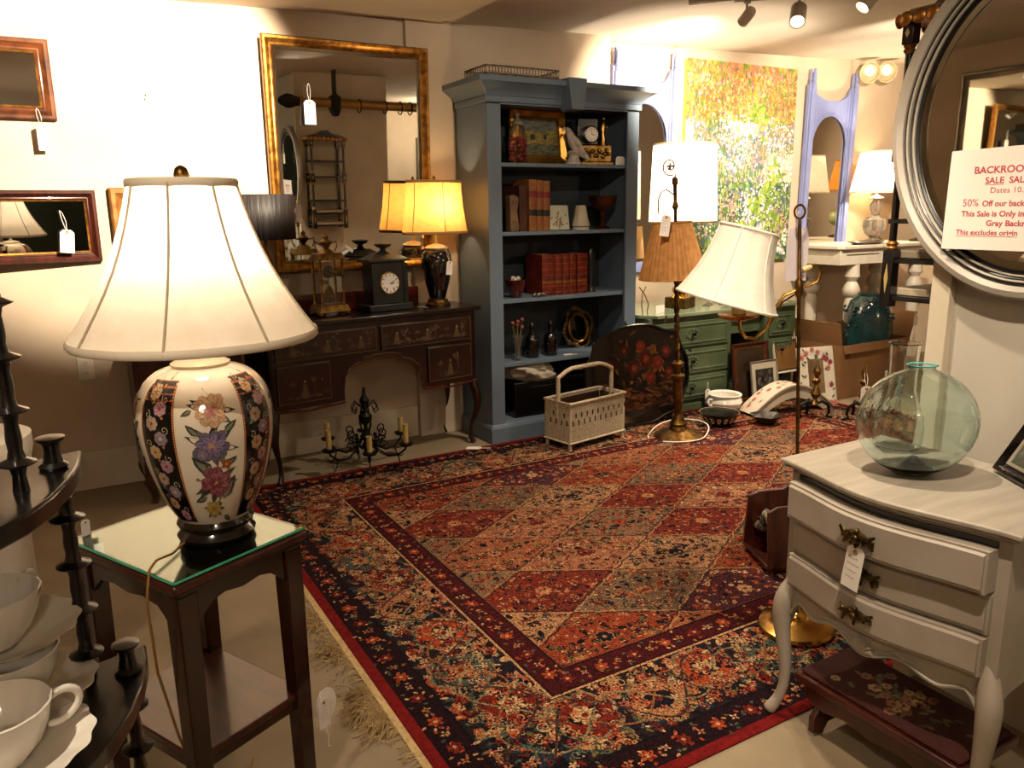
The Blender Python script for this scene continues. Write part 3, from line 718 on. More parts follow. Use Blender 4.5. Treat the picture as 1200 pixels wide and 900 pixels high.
for x_ in (-.05,-.035,.05): A.ell(x_,.165,.012,.018,0,'#26301e',3)
A.build('brushwork',paint,lambda u,v,h:(u,-.0122-h,v),t)
mar=M('white_plaster','#b9ada0','#8f857b',rough=.5,scale=30,bump=.2)
t=thing('bird_figurine','white parrot figurine perched on a plaster stump on the top shelf','figurine',(2.87,4.17,z),R(-15))
B().lathe([(.052,0),(.05,.012),(.036,.03),(.032,.055),(.042,.07),(.025,.085)],14,mod=lambda a,z_:1+.08*sin(a*5+z_*60)).build('stump',mar,t)
q=B(); q.tube([(-.045,0,.222),(-.042,0,.212),(-.032,0,.198),(-.022,0,.175),(-.008,0,.145),(.012,0,.115),(.045,0,.075),(.085,0,.045),(.11,0,.028)],[.004,.016,.021,.024,.036,.040,.030,.017,.005],12,sec=(1,.85))
bd=q.build('body',mar,t,subsurf=1)
q=B(); q.tube([(-.055,0,.215),(-.070,0,.208),(-.072,0,.196)],[.010,.006,.001],8); q.build('beak',mar,t)
q=B()
for s_ in (-1,1): q.tube([(-.02,s_*.026,.17),(.015,s_*.036,.13),(.06,s_*.02,.07),(.085,s_*.008,.05)],[.008,.016,.012,.003],8,sec=(1,.5))
q.build('wing',mar,t)
t=thing('figural_clock','gilt figural mantel clock with white dial on black back','clock',(3.05,4.2,z),R(-12))
B().box(-.11,.11,-.05,.05,.0,.02).build('base',cg,t,bevel=.004)
q=B().box(-.10,.10,-.04,.04,.02,.12)
for k in range(14): q.ball(-.09+.013*k,-.042,.07+.02*sin(k*1.7),.014,n=6)
q.build('chest_plinth',cg,t,bevel=.003)
B().box(-.12,.03,0,.03,.12,.29).build('back_panel',ebony,t,bevel=.01)
d=B().at(-.035,-.03,.185,rx=pi/2).lathe([(.052,-.03),(.052,.006),(.046,.008),(.045,.003)],28).build('drum',ebony,t)
d=B().at(-.035,-.031,.185,rx=pi/2).lathe([(.043,0),(.043,.006)],28).build('dial',china,t)
q=B()
for k in range(12):
    a=k*pi/6; q.ball(-.035+.034*cos(a),-.0375,.185+.034*sin(a),.0035,sy=.3,n=4)
q.tube([(-.035,-.039,.185),(-.035,-.039,.212)],.0014,4); q.tube([(-.035,-.039,.185),(-.018,-.039,.18)],.0018,4); q.build('numeral',ebony,d)
q=B(); q.tube([(.06,0,.12),(.062,0,.16),(.058,0,.20),(.06,0,.24),(.06,0,.265)],[.026,.018,.014,.018,.008],8); q.ball(.06,0,.282,.014)
q.tube([(.06,0,.25),(.035,-.01,.235),(.03,-.03,.21)],[.007,.006,.004],6); q.tube([(.06,0,.25),(.082,-.01,.23),(.08,-.02,.20)],[.007,.006,.004],6)
q.build('standing_figure',cg,t)
tag(B().at(3.19,4.115,z).wall([(-.035,0),(.035,0),(.035,.04),(.022,.052),(-.022,.052),(-.035,.04)],-.001,.001).build('folded_card',paperm),'small white folded card at the right end of the top shelf','card')
# --- shelf with tan books
z=SZ[3]+.0005
t=thing('corbel','carved wooden scroll corbel at the left of the tan books','corbel',(2.425,4.17,z))
q=B().wall([(-.03,0),(.03,0),(.035,.03),(.028,.06),(.02,.12),(.03,.17),(.032,.20),(.0,.215),(-.03,.21)],-.03,.03); q.build('block',M('faded_wood','#7a5c40','#5d4530',rough=.6,scale=14),t,bevel=.006)
q=B(); q.at(0,-.031,.17).tube([(.022*cos(a)*(1-a/12),0,.022*sin(a)*(1-a/12)) for a in [i*.7 for i in range(14)]],.004,5); q.at(0,-.031,.05).tube([(.018*cos(a)*(1-a/12),0,.018*sin(a)*(1-a/12)) for a in [i*.7 for i in range(14)]],.004,5); q.build('scroll',M('faded_wood','#7a5c40'),t)
def book(name,label,loc,w_,h_,d_,m,bands,bm_,group,rz=0,ribs=5):
    t=thing(name,label,'book',loc,rz,group)
    q=B(); q.box(0,w_,.004,.007,0,h_)
    # rounded spine, two boards
    pr=[(w_*(.5-.5*cos(a)),-.006*sin(a)+.004) for a in [pi*i/6 for i in range(7)]]
    q.prism(pr+[(w_,.010),(0,.010)],0,h_); q.box(0,.003,.004,d_,0,h_); q.box(w_-.003,w_,.004,d_,0,h_)
    q.build('cover',m,t,bevel=.001)
    B().box(.003,w_-.003,.010,d_-.004,.003,h_-.003).build('page_block',M('aged_paper','#b9a27c','#a08862',rough=.9,scale=50,stretch=(9,1,1)),t)
    for a_,b_ in bands:
        pr=[(w_*(.5-.5*cos(a))*1.0,-.007*sin(a)+.0035) for a in [pi*i/6 for i in range(7)]]
        B().prism(pr,h_*a_,h_*b_).build('spine_label',bm_ if a_<.5 else M('red_label','#7a1d18','#5e1410',rough=.5),t)
    for k in range(ribs):
        q=B(); zz=h_*(.08+.84*k/(ribs-1)); q.tube([(w_*(.5-.5*cos(a)),-.0065*sin(a)+.004,zz) for a in [pi*i/6 for i in range(7)]],.0013,4)
        q.build('raised_band',M('gilt_tooling','#8f6326','#6b4516',rough=.5,metal=.3),t)
    return t
tanl=M('tan_calf','#8f5a2a','#74431c',rough=.5,scale=16)
tag(B().box(2.465,2.515,4.15,4.36,z,z+.27).build('book',M('brown_cloth','#4d2412','#38180c',rough=.6),bevel=.002),'plain dark brown book between corbel and tan books','book')
for k,(x,w_) in enumerate(((2.535,.056),(2.592,.043),(2.636,.050))):
    book('book',('thick tan calf book, leftmost of three with red labels','tan calf book, middle one of three with red labels','tan calf book, rightmost of three beside the picture card')[k],(x,4.15,z),w_,.305-.004*k,.2,tanl,((.30,.42),(.66,.78)),M('black_label','#16120f',rough=.5),'tan calf books')
t=thing('picture_tile','small square picture of flowers leaning on the second shelf','picture',(2.765,4.17,z+.003),0,None,R(-9))
B().box(-.075,.075,-.004,.004,0,.15).build('board',M('pale_card','#b7b8a4','#a9ac96',rough=.6),t,bevel=.001)
A=Art(); r=random.Random(6)
for k in range(34):
    u,v=r.gauss(.0,.026),.02+abs(r.gauss(.03,.03))
    if v<.14 and abs(u)<.07: (A.flower(u,v,.009,5,r.choice(('#a8543c','#b9837a','#8b6a4a')),'#5b3a2a',2) if r.random()<.4 else A.leaf(u,v,.02,.008,r.random()*6,r.choice(('#5e6b48','#7d8763','#7a5a3c')),1))
A.build('painted_flowers',paint,lambda u,v,h:(u,-.0045-h,v),t)
t=thing('pleated_ornament','small pleated white lampshade shaped ornament on the second shelf','ornament',(2.925,4.17,z))
B().lathe([(.055,0),(.055,.014),(.045,.02)],20).build('foot',mar,t)
B().lathe([(.058,.022),(.046,.07),(.036,.13),(.03,.15)],40,mod=lambda a,z_:1+.03*cos(a*10)).build('pleated_body',M('plaster_warm','#b0a58f','#a0957f',rough=.6),t)
amb=M('amber_glass','#5a2a10','#3c190a',rough=.08,trans=.5,scale=8)
t=thing('glass_compote','amber pressed glass compote on a tall foot, second shelf','compote',(3.12,4.2,z))
B().lathe([(.05,0),(.045,.01),(.015,.025),(.012,.07),(.02,.09),(.012,.11),(.05,.13),(.085,.17),(.092,.21),(.086,.21),(.07,.165),(.03,.135),(0,.13)],24,mod=lambda a,z_:1+.03*cos(a*12)).build('bowl_and_stem',amb,t)
# --- shelf with red books
z=SZ[2]+.0005
t=thing('red_bowl','dark red glass bowl with white rim on the third shelf','bowl',(2.45,4.18,z))
B().lathe([(.03,0),(.032,.01),(.058,.06),(.066,.11),(.061,.11),(.05,.06),(.0,.015)],24,mod=lambda a,z_:1+.02*cos(a*10)).build('bowl',M('ruby_glass','#45100e','#2a0908',rough=.15,scale=20,coat=.5),t)
q=B()
for k in range(6): q.ball(.02*cos(k),.02*sin(k),.10+.008*(k%3),.016,n=6)
q.build('pale_fruit',mar,t)
t=thing('trinket','small tarnished metal trinket by the foot of the red books','ornament',(2.575,4.12,z))
q=B()
for k in range(7): q.ball(.012*k-.03,.008*sin(k*2),.012+.004*(k%2),.012,n=6)
q.build('bead_cluster',fil,t)
t=None
redl=M('red_morocco','#6f1d0e','#3c0f08',rough=.4,scale=26)
for k,(x,w_,h_) in enumerate(((2.625,.095,.255),(2.722,.055,.25),(2.780,.05,.25),(2.832,.05,.25),(2.885,.005,.25),(2.892,.078,.252))):
    if w_<.01: continue
    book('book',('widest red leather book at the left end of the red set','second red leather book from the left of the red set','third red leather book from the left of the red set','fourth red leather book, left of the thick last one','','thick red leather book at the right end of the red set')[k],(x,4.15,z),w_,h_,.2,redl,((.30,.34),),M('gilt_tooling','#8f6326'),'red leather books',ribs=7)
t=thing('dark_figurine','slim dark glass figurine beside the red books','figurine',(3.03,4.2,z))
B().lathe([(.035,0),(.03,.02),(.012,.06),(.025,.12),(.012,.18),(.026,.23),(.018,.27),(0,.29)],12,mod=lambda a,z_:1+.1*sin(a*3+z_*40)).build('body',M('dark_metal','#1c1a18','#3b3833',rough=.3,metal=.5,scale=30),t)
# --- shelf with bottles
z=SZ[1]+.0005
t=thing('flower_vase','narrow clear glass vase with a few dry red flowers','vase',(2.45,4.17,z))
B().lathe([(.03,0),(.03,.015),(.018,.03),(.02,.08),(.038,.15),(.040,.155),(.034,.14),(.016,.08),(.013,.03)],18).build('vase',M('dull_glass','#cfcabd','#b9b4a6',rough=.1,trans=.9,alpha=.6),t)
for k in range(6):
    a=k*1.1; q=B(); q.tube([(0,0,.02),(.012*cos(a),.012*sin(a),.12),(.035*cos(a),.03*sin(a),.20+.01*k)],.0018,4); s_=q.build('stalk',M('dry_stalk','#6b5a33',rough=.8),t)
    B().ball(.035*cos(a),.03*sin(a),.205+.01*k,.012,n=6).build('flower_head',M('dry_petal','#93483f','#6b3a2c',rough=.8,scale=60),s_)
btl=M('black_bottle_glass','#0a0806','#050403',rough=.07,scale=4,coat=.6)
for k,(x,lb) in enumerate(((2.575,'black glass bottle beside the flower vase'),(2.715,'black glass bottle, the one nearer the basket handle'))):
    t=thing('bottle',lb,'bottle',(x,4.2,z),0,'black bottles on the fourth shelf')
    B().lathe([(.042,0),(.045,.01),(.045,.10),(.042,.125),(.018,.15),(.015,.185),(.02,.19),(.02,.20),(.012,.20)],20).build('bottle_body',btl,t)
    B().lathe([(.014,.199),(.014,.215),(.01,.22)],12).build('stopper',ebony,t)
t=thing('oval_picture','ornate oval gilt frame leaning at the back of the fourth shelf','frame',(3.04,4.33,z+.002),0,None,R(-10))
q=B(); q.tube([(.075*cos(a),0,.13+.095*sin(a)) for a in [2*pi*k/28 for k in range(28)]],.011,8,closed=True); q.build('ring',gilt,t)
q=B(); r=random.Random(8)
for k in range(34):
    a=2*pi*k/34; e=1.15+.28*abs(sin(a*2+.8)); q.ball(.085*cos(a)*e,-.004,.13+.10*sin(a)*e,.014+.006*(k%3==0),sy=.5,n=6)
q.build('leaf_border',M('dull_gilt','#6d5630','#3b2d17',rough=.4,metal=.6,scale=40),t)
B().at(0,.006,.13,rx=pi/2).lathe([(.07,0),(.07,.004)],28,sy=1.25).build('dark_glass',btl,t)
price_tag('pale price tag lying at the front of the fourth shelf',(2.84,4.13,z+.003),R(60),.04,.07,tilt=R(86),hang=(0,0,.03),lines=0)
# --- bottom
z=SZ[0]+.0005
cl=thing('bundled_cloth','crumpled white cloth bundle on a dark box, bottom shelf','cloth',(2.57,4.20,z+.225))
bm=bmesh.new(); bmesh.ops.create_icosphere(bm,subdivisions=4,radius=1)
for v in bm.verts:
    p=v.co.copy(); n_=noise.noise(p*1.7)*.35+abs(noise.noise(p*3.6+Vector((3,1,2))))*.3
    v.co=Vector((p.x*.17*(1+n_),p.y*.10*(1+n_),max(0,p.z*.07*(1+n_)+.045-p.x*.035)))
q=B(); q.add([v.co[:] for v in bm.verts],[tuple(v.index for v in f.verts) for f in bm.faces]); bm.free()
q.build('folded_fabric',M('white_linen','#a89f92','#9a9184',rough=.9,scale=20),cl)
t=thing('black_box','low black box on the bottom shelf under the white cloth','box',(2.70,4.22,z))
B().box(-.30,.30,-.10,.10,0,.19).build('box_body',ebony,t,bevel=.004); B().box(-.305,.305,-.105,.105,.19,.224).build('lid',ebony,t,bevel=.004)
price_tag('white price tag lying on the rug beside the desk foot',(2.09,4.0,.0105),R(50),.05,.09,tilt=R(88),hang=(.0,.0,.06),lines=0)
# ================================================================ RECESS WALL
blu=M('periwinkle_paint','#8089b8','#747dab',rough=.45,scale=4)
def gothic(label,x,y,z0,W=.60,H=1.56):
    t=thing('gothic_mirror',label,'mirror',(x,y,z0),0,'periwinkle gothic mirrors',R(1.0))
    w2=W/2; pw=.07
    out=[(-w2+pw*.5,0),(-w2+pw*.5,H-.13)]
    for i in range(9):
        a=pi*i/8; out.append((-(w2-pw)*cos(a)*1.0,H-.13-.105*sin(a)**.8 if 0<i<8 else H-.13))
    out+=[(w2-pw*.5,H-.13),(w2-pw*.5,0)]
    # front panel with arched opening: build as strips around the arch
    gx=w2-pw-.012; zs=H-.60+.0; ap=H-.35
    arch=[(-gx,.07),(-gx,zs)]+[(-gx*cos(pi*i/14),zs+(ap-zs)*sin(pi*i/14)) for i in range(1,14)]+[(gx,zs),(gx,.07)]
    b=B()
    n=15; top=[]
    for i in range(n+1):
        xx=-(w2-pw)+(2*(w2-pw))*i/n; u=xx/(w2-pw); zt=H-.13-.105*math.sqrt(max(0,1-u*u)); 
        v=max(-1,min(1,xx/gx)); zb=zs+(ap-zs)*math.sqrt(max(0,1-v*v)); top.append((xx,zt,zb))
    for i in range(n):
        (x0,t0,b0),(x1,t1,b1)=top[i],top[i+1]
        b.wall([(x0,b0),(x1,b1),(x1,t1),(x0,t0)],-.022,0)
    for sg in (-1,1): b.wall([(sg*gx,.05),(sg*(w2-pw),.05),(sg*(w2-pw),zs),(sg*gx,zs)],-.022,0)
    b.box(-w2+pw,w2-pw,-.022,0,.0,.075)
    b.build('arched_panel',blu,t,smooth=False)
    q=B(); q.tube([(x_,-.024,z_) for x_,z_ in arch],.006,6); q.build('arch_moulding',blu,t)
    q=B(); q.tube([(x_*1.02,-.024,zb+(zt-zb)*.18) for x_,zt,zb in top[1:-1]],.004,5); 
    for sg in (-1,1): q.tube([(sg*(w2-pw)*.86,-.024,zs+.16),(sg*(w2-pw)*.9,-.024,H-.20)],.004,5)
    q.build('carved_line',blu,t)
    for sg in (-1,1):
        cx=sg*(w2-pw/2); p_=B(); p_.box(cx-pw/2,cx+pw/2,-.035,.0,0,H-.12); p_.box(cx-pw/2+.01,cx+pw/2-.01,-.055,-.035,0.01,H-.16)
        po=p_.build('post',blu,t,bevel=.003)
        for yy in (-.045,-.008):
            B().at(cx,yy,0).lathe([(.020,H-.17),(.020,H-.115),(.012,H-.10),(.018,H-.085),(.013,H-.075),(.015,H-.03),(.010,H-.02),(.011,H),(0,H+.005)],8).build('finial',blu,po)
    mn=B(); vs=arch; mn.wall(vs,-.012,-.004); mn.build('mirror_glass',mirrorm,t,smooth=False)
    return t
gothic('periwinkle blue arched gothic mirror behind the big glowing drum shade',3.82,4.695,.93)
gothic('periwinkle blue arched gothic mirror to the right of the garden painting',5.83,4.695,.93)
# big garden painting
pt=thing('garden_painting','large unframed impressionist painting of a flower garden on the recess wall','painting',(4.81,4.66,.97))
PW,PH=1.17,1.50
B().box(-PW/2,PW/2,0,.035,0,PH).build('canvas',M('canvas_edge','#c9a24f','#a3a14c',rough=.7,scale=3),pt)
A=Art(); r=random.Random(21)
def nz(u,v,s,k=0): return noise.noise(Vector((u*s,v*s,k)))
for i in range(46):
    for j in range(60):
        u=-PW/2+PW*(i+.5)/46; v=PH*(j+.5)/60
        f=v/PH; n1=nz(u,v,2.2,1)
        if f>.72: cs_=('#b98a3c','#a86a3a','#9a9a3c','#6f8a3a','#c49a4a','#b5786a','#7d6b3f')
        elif f>.42: cs_=('#6b7a4a','#8f7f6a','#8f7f9a','#5f7a6a','#9a8a6a','#5a7a7f','#b59a8a') if n1<.15 else ('#d9cfc0','#cfa9b5','#b9c9a5','#e0d4c0','#c9a5a0')
        else: cs_=('#3f5f35','#55752f','#2f5a4f','#6b8438','#2b4f55','#8a8a6a','#6a6f8a')
        A.ell(u,v,.022,.020,r.random()*3,r.choice(cs_),0+r.random()*.6,6)
for k in range(1500):   # vertical stems and drips
    u=r.uniform(-.57,.57); v=r.uniform(.03,1.42); f=v/PH; ln=r.uniform(.03,.11)
    cs_=('#3f6a3a','#c99a2f','#b8b03a','#d9b45a','#5a7a3f','#8a5a3a','#2f5a5a') if f>.6 else ('#2f5a35','#5a8a2f','#24504a','#8ab03a','#c9d06a','#3a6a6a')
    A.ell(u,min(v+ln/2,PH-.06),ln/2,.0032,pi/2+r.gauss(0,.09),r.choice(cs_),2,6)
for k in range(3100):   # blossom dabs
    u=r.uniform(-.575,.575); v=r.uniform(.01,1.48); f=v/PH; n1=nz(u,v,2.6,4); n2=nz(u,v,3.3,9)
    if f>.75: cs_=('#c9703a','#d99a7a','#c98a4a','#b5653f','#d9b07a','#c99a9a'); 
    elif n1>-.08: cs_=('#f0e6dc','#e6c9cf','#f2ead0','#d9a9b5','#f5efe6','#cfb5cf')
    elif n2>.1: cs_=('#d98a8a','#cf6f6a','#e6a99a','#b58aa9','#d9b0b0')
    else: cs_=('#6f8a35','#8a9f45','#56752f','#cfc9a0','#4f6f5f','#d9cfc0','#c99aa5')
    s_=r.uniform(.005,.014)*(1.4 if n1>.25 else 1)
    A.ell(u,v,s_,s_*r.uniform(.5,.9),r.random()*3,r.choice(cs_),3+r.random(),6)
for (u,v) in ((.36,.60),(.30,.50),(.20,.45),(.42,.32),(.1,.3),(.30,.36),(.02,.22),(.15,1.15),(.22,1.08),(.40,.72)):   # broad leaves
    for k in range(14): A.leaf(u+r.gauss(0,.05),v+r.gauss(0,.05),.075,.028,r.random()*6.3,r.choice(('#7d9a35','#8fa83f','#64822f','#a5b04f')),5)
A=A.build('brush_strokes',M('oil_paint','#ffffff','#e6e6e6',rough=.5,attr=True,scale=90,bump=.3,bscale=300),lambda u,v,h:(u,-.0002-h,v),pt,eps=.0002); A['kind']='stuff'
# ================================================================ GREEN DRESSER AND WHAT STANDS ON IT
grn=M('sage_green_paint','#4d593f','#3e4a33',rough=.5,scale=5)
grnt=M('pale_green_top','#7f8c72','#748168',rough=.12,scale=4,coat=.6)
g=thing('green_dresser','sage green kneehole dresser with carved drawers behind the standing lamps','dresser',(3.385,4.03,0))
for x0,x1 in ((0,.76),(1.10,1.42)):
    B().box(x0,x1,0,.55,.03,.675).build('pedestal',grn,g,bevel=.004)
    B().box(x0-.01,x1+.01,-.01,.55,0,.05).build('plinth',grn,g,bevel=.003)
    for z0,z1 in ((.08,.25),(.27,.44),(.46,.635)):
        d=B().box(x0+.035,x1-.035,-.014,0,z0,z1).build('drawer',grn,g,bevel=.003)
        q=B().sweep(frame_rect(x0+.055,x1-.055,z0+.02,z1-.02),[(0,-.014),(.004,-.02),(.012,-.02),(.016,-.014)]); q.build('raised_moulding',grn,d)
        q=B(); r=random.Random(int(z0*100))
        for k in range(12):
            a=2*pi*k/12; q.ball((x0+x1)/2+cos(a)*.055,-.015,(z0+z1)/2+sin(a)*.03,.012,sy=.4,n=5)
        q.build('carved_wreath',grn,d)
        B().at((x0+x1)/2,-.014,(z0+z1)/2,rx=pi/2).lathe([(.006,0),(.006,.012),(.014,.02),(.010,.03),(0,.032)],12,cap=False).build('knob',iron,d)
B().box(.76,1.10,.05,.55,.50,.675).build('centre_drawer',grn,g,bevel=.004)
B().box(.76,1.10,.45,.47,.03,.5).build('back_board',grn,g)
B().prism([(-.03,.07),(.05,-.03),(1.43,-.03),(1.45,0),(1.45,.60),(-.03,.60)],.675,.70).build('top',grnt,g,bevel=.004)
price_tag('white price tag hanging from the lowest dresser drawer',(3.90,3.99,.145),.1,.05,.11,hang=(0,.0,.05),lines=2)
# big drum shade lamp
whs=M('white_linen_shade','#f4ead8','#efe4d0',rough=.8,sheer=.45,scale=30)
t=thing('table_lamp','brass square based lamp with huge glowing white drum shade','lamp',(3.86,4.26,.7015),R(20))
B().box(-.08,.08,-.08,.08,0,.075).build('square_base',oldbrass,t,bevel=.004)
B().lathe([(.07,.075),(.055,.085),(.045,.10),(.06,.115),(.06,.135),(.045,.15),(.05,.20),(.058,.23),(.04,.25),(.022,.27),(.016,.33),(.012,.60)],24).build('column',brass,t)
shade(t,whs,[(.235,0),(.225,.27),(.215,.52)],.60,rim=.004,rimm=M('shade_tan_edge','#b59a70',rough=.8))
bulb('lamp_light_drum',(3.86,4.26,1.60),60,.04,(1,.84,.64))
t=thing('table_lamp','small tan shaded lamp half hidden by the bookcase edge','lamp',(3.50,4.42,.7015))
B().lathe([(.05,0),(.05,.01),(.02,.02),(.028,.1),(.02,.2),(.008,.26),(.006,.38)],16).build('base',cg,t)
shade(t,M('tan_shade','#a9844f','#9a7543',rough=.8,sheer=.3),[(.12,0),(.10,.21)],.36,rim=.003)
gls=M('dresser_glassware','#f2f5f4','#e4ebe9',rough=.04,trans=.95,ior=1.45)
for k,(x,y) in enumerate(((4.08,4.22),(4.16,4.28),(4.23,4.21))):
    t=tag(B().at(x,y,.7012).lathe([(.03,0),(.03,.004),(.006,.01),(.006,.05),(.03,.07),(.036,.11),(.034,.11),(.028,.072),(0,.062)],18,cap=False).build('wine_glass',gls),('clear wine glass nearest the brass lamp on the dresser','clear wine glass at the back of the dresser top','clear wine glass, rightmost of three on the dresser top')[k],'glass','wine glasses on the dresser')
tag(B().at(3.53,4.09,.7012,rz=.2).wall([(-.045,0),(.045,0),(.045,.055),(-.045,.055)],-.001,.001).build('price_card',paperm),'small white price card standing at the front of the dresser','card')
t=thing('wire_easel','small curved gold wire easel on the dresser beside the bookcase','easel',(3.49,4.20,.7012))
q=B()
for s_ in (-1,1): q.tube([(s_*.02,0,0),(s_*.03,.0,.05),(s_*.01,.02,.12),(-s_*.03,.03,.17)],.004,5)
q.build('wire_frame',oldbrass,t)
t=thing('glass_vase','dark green glass goblet on the right end of the dresser','vase',(4.72,4.31,.7012))
B().lathe([(.04,0),(.04,.006),(.012,.02),(.012,.05),(.04,.08),(.062,.14),(.058,.20),(.035,.235),(.035,.25)],20).build('vase_body',M('dark_green_glass','#0c2a26','#0a1a17',rough=.08,trans=.2,coat=.6),t)
B().at(0,0,.03).lathe([(.07,0.12),(.075,.17),(.06,.23),(.035,.26),(0,.27)],14,cap=False,mod=lambda a,z_:1+.1*sin(a*5)).build('dark_foliage',M('dark_leaf','#0e1512','#17211a',rough=.7,scale=30,bump=.5),t)
t=thing('green_bowl','shallow teal glass bowl at the back of the dresser','bowl',(4.48,4.34,.7012))
B().lathe([(.05,0),(.05,.01),(.10,.06),(.115,.075),(.10,.07),(.05,.02),(0,.015)],24).build('bowl_body',M('teal_glass','#2c6a63','#1f504b',rough=.1,coat=.5),t)
# ================================================================ FLOOR THINGS ON AND BEYOND THE RUG
RZ=.0072
# wicker basket
wk=M('whitewashed_wicker','#b7a68c','#9a8a70',rough=.75,scale=70,bump=.3)
t=thing('wicker_basket','whitewashed rectangular wicker basket with tall hoop handle','basket',(2.498,3.657,RZ),R(9.5))
L_,D_,H_=.47,.22,.29
for x in (.012,L_-.012):
    for y in (.012,D_-.012): B().tube([(x,y,0),(x,y,H_)],.011,8).build('corner_post',wk,t)
q=B(); q.box(.014,L_-.014,.014,.017,.05,.27); q.box(.014,L_-.014,D_-.017,D_-.014,.05,.27); q.box(.014,.017,.017,D_-.017,.05,.27); q.box(L_-.017,L_-.014,.017,D_-.017,.05,.27)
q.build('slot_shade_backing',M('basket_inside','#4a2e1e','#35201a',rough=.7),t)  # brown inside walls, added dark so the slots in the weave look shaded
q=B()
for z in (.045,H_-.006):
    q.tube([(0,0,z),(L_,0,z),(L_,D_,z),(0,D_,z)],.0095 if z>.1 else .007,8,closed=True)
for sx_ in (0,L_): q.tube([(sx_,0,.045),(sx_,D_,.045)],.006,6)
q.build('rim',wk,t)
q=B()   # woven walls: vertical stakes with rows, leaving two staggered rows of slots
def weave(p0,p1):
    n=int(math.hypot(p1[0]-p0[0],p1[1]-p0[1])/.0112); 
    for i in range(n):
        u=(i+.5)/n; x=p0[0]+(p1[0]-p0[0])*u; y=p0[1]+(p1[1]-p0[1])*u
        m_=i%4; gap=(.195,.222) if m_==0 else ((.150,.177) if m_==2 else None)
        z=.05; segs=[(.05,.283)] if not gap else [(.05,gap[0]-.002),(gap[1]+.002,.283)]
        for a_,b_ in segs:
            k=max(2,int((b_-a_)/.016)); q.tube([(x,y,a_+(b_-a_)*j/k) for j in range(k+1)],[.0052 if j%2 else .0040 for j in range(k+1)],5)
weave((0,0.003),(L_,0.003)); weave((0,D_-.003),(L_,D_-.003)); weave((.003,0),(.003,D_)); weave((L_-.003,0),(L_-.003,D_))
q.build('woven_wall',wk,t)
B().box(.01,L_-.01,.01,D_-.01,.045,.055).build('bottom',M('basket_inside','#5d3a25','#43281a',rough=.7),t)
q=B(); hp=[(0.035,D_/2,.18),(.035,D_/2,.38),(.04,D_/2,.425),(.07,D_/2,.455),(.12,D_/2,.468),(L_-.12,D_/2,.468),(L_-.07,D_/2,.455),(L_-.04,D_/2,.425),(L_-.035,D_/2,.38),(L_-.035,D_/2,.18)]
# the hoop rises from the middle of the short walls
q.tube([(x if .05<x<L_-.05 else (.008 if x<.1 else L_-.008),y,z) for x,y,z in hp],.013,9); h=q.build('hoop_handle',wk,t)
q=B(); q.tube([(.15+.013*0+.17*i/40, D_/2+.0145*cos(i*1.3), .468+.0145*sin(i*1.3)) for i in range(41)],.003,4); q.build('handle_binding',wk,h)
# black tole tray screen
def scal(w_,h_,n=64):
    out=[]
    for i in range(n):
        a=2*pi*i/n; e=1+.035*cos(8*a)+.02*cos(4*a); c_,s_=cos(a),sin(a)
        out.append((w_/2*e*math.copysign(abs(c_)**.62,c_),h_/2*e*math.copysign(abs(s_)**.62,s_)))
    return out
t=thing('painted_tray','large black scalloped tray painted with red flowers leaning by the basket','tray',(3.22,3.935,.334),R(-4),None,R(-6))
TW,TH=.76,.62
blk=M('black_tole','#0a0706','#060404',rough=.22,scale=8,coat=.4)
B().wall(scal(TW,TH),-.004,.004).build('tray_face',blk,t)
q=B(); q.tube([(x,-.012,z) for x,z in scal(TW,TH)],.010,6,closed=True); q.build('raised_rim',blk,t)
A=Art(); r=random.Random(17)
for u,v,s_ in ((.07,.10,.06),(.16,.07,.05),(-.03,.05,.05),(.23,.14,.045),(.03,.19,.04),(.10,-.02,.045),(-.20,.08,.04),(.25,0,.04),(-.1,.17,.035)):
    A.flower(u,v,s_,7,r.choice(('#3d0f0a','#4d170d','#330d09')),'#240b08',1.5,r.random(),.8); A.flower(u,v,s_*.5,6,'#571f10','#6b3a1c',3,r.random(),.7)
for k in range(120): A.leaf(r.gauss(.08,.13),r.gauss(.05,.11),r.uniform(.03,.07),.02,r.random()*6.3,r.choice(('#2b1a0c','#4a2a12','#23180f','#5a3315')),1)
for k in range(90): A.ell(r.uniform(-.28,.3),r.uniform(-.22,-.05),r.uniform(.02,.05),.007,r.uniform(-.3,.3),r.choice(('#3b1d0e','#4f2a12','#2b160c')),1,7)
A.build('painted_flowers',paint_gloss,lambda u,v,h:(u,-.0042-h,v),t)
# twisted brass floor lamp
lx,ly=3.257,3.569
t=thing('floor_lamp','twisted brass floor lamp with tan pleated shade and scroll top','lamp',(lx,ly,RZ),R(-30),None,0,R(-2.6))
B().lathe([(.15,0),(.155,.008),(.14,.018),(.125,.022),(.10,.04),(.06,.05),(.05,.07),(.055,.085),(.03,.12),(.022,.16),(.028,.20),(.026,.36),(.04,.375),(.045,.39),(.02,.40),(.018,.43),(.035,.45),(.04,.465),(.02,.48)],28,mod=lambda a,z:1+.03*cos(a*12)*(z<.05)).build('base',oldbrass,t)
q=B()
for ph in (0,pi): q.tube([(.0075*cos(z*55+ph),.0075*sin(z*55+ph),z) for z in [.48+.012*i for i in range(58)]],.0105,6)
q.build('twisted_shaft',oldbrass,t)
q=B().lathe([(.012,1.17),(.018,1.19),(.01,1.22),(.010,1.38),(.02,1.40),(.011,1.43),(.012,1.52),(.02,1.53),(.018,1.56),(.008,1.57)],12); q.build('upper_stem',oldbrass,t)
q=B(); q.tube([(0,0,1.56)]+[(-.028+.050*cos(a)*(1-k/26),0,1.63+.055*sin(a)*(1-k/26)) for k,a in enumerate([-.9-.42*i for i in range(20)])],.0052,6)
for k in range(4): q.tube([(-.028,0,1.63),(-.028+.02*cos(k*1.57),0,1.63+.02*sin(k*1.57))],.007,5)
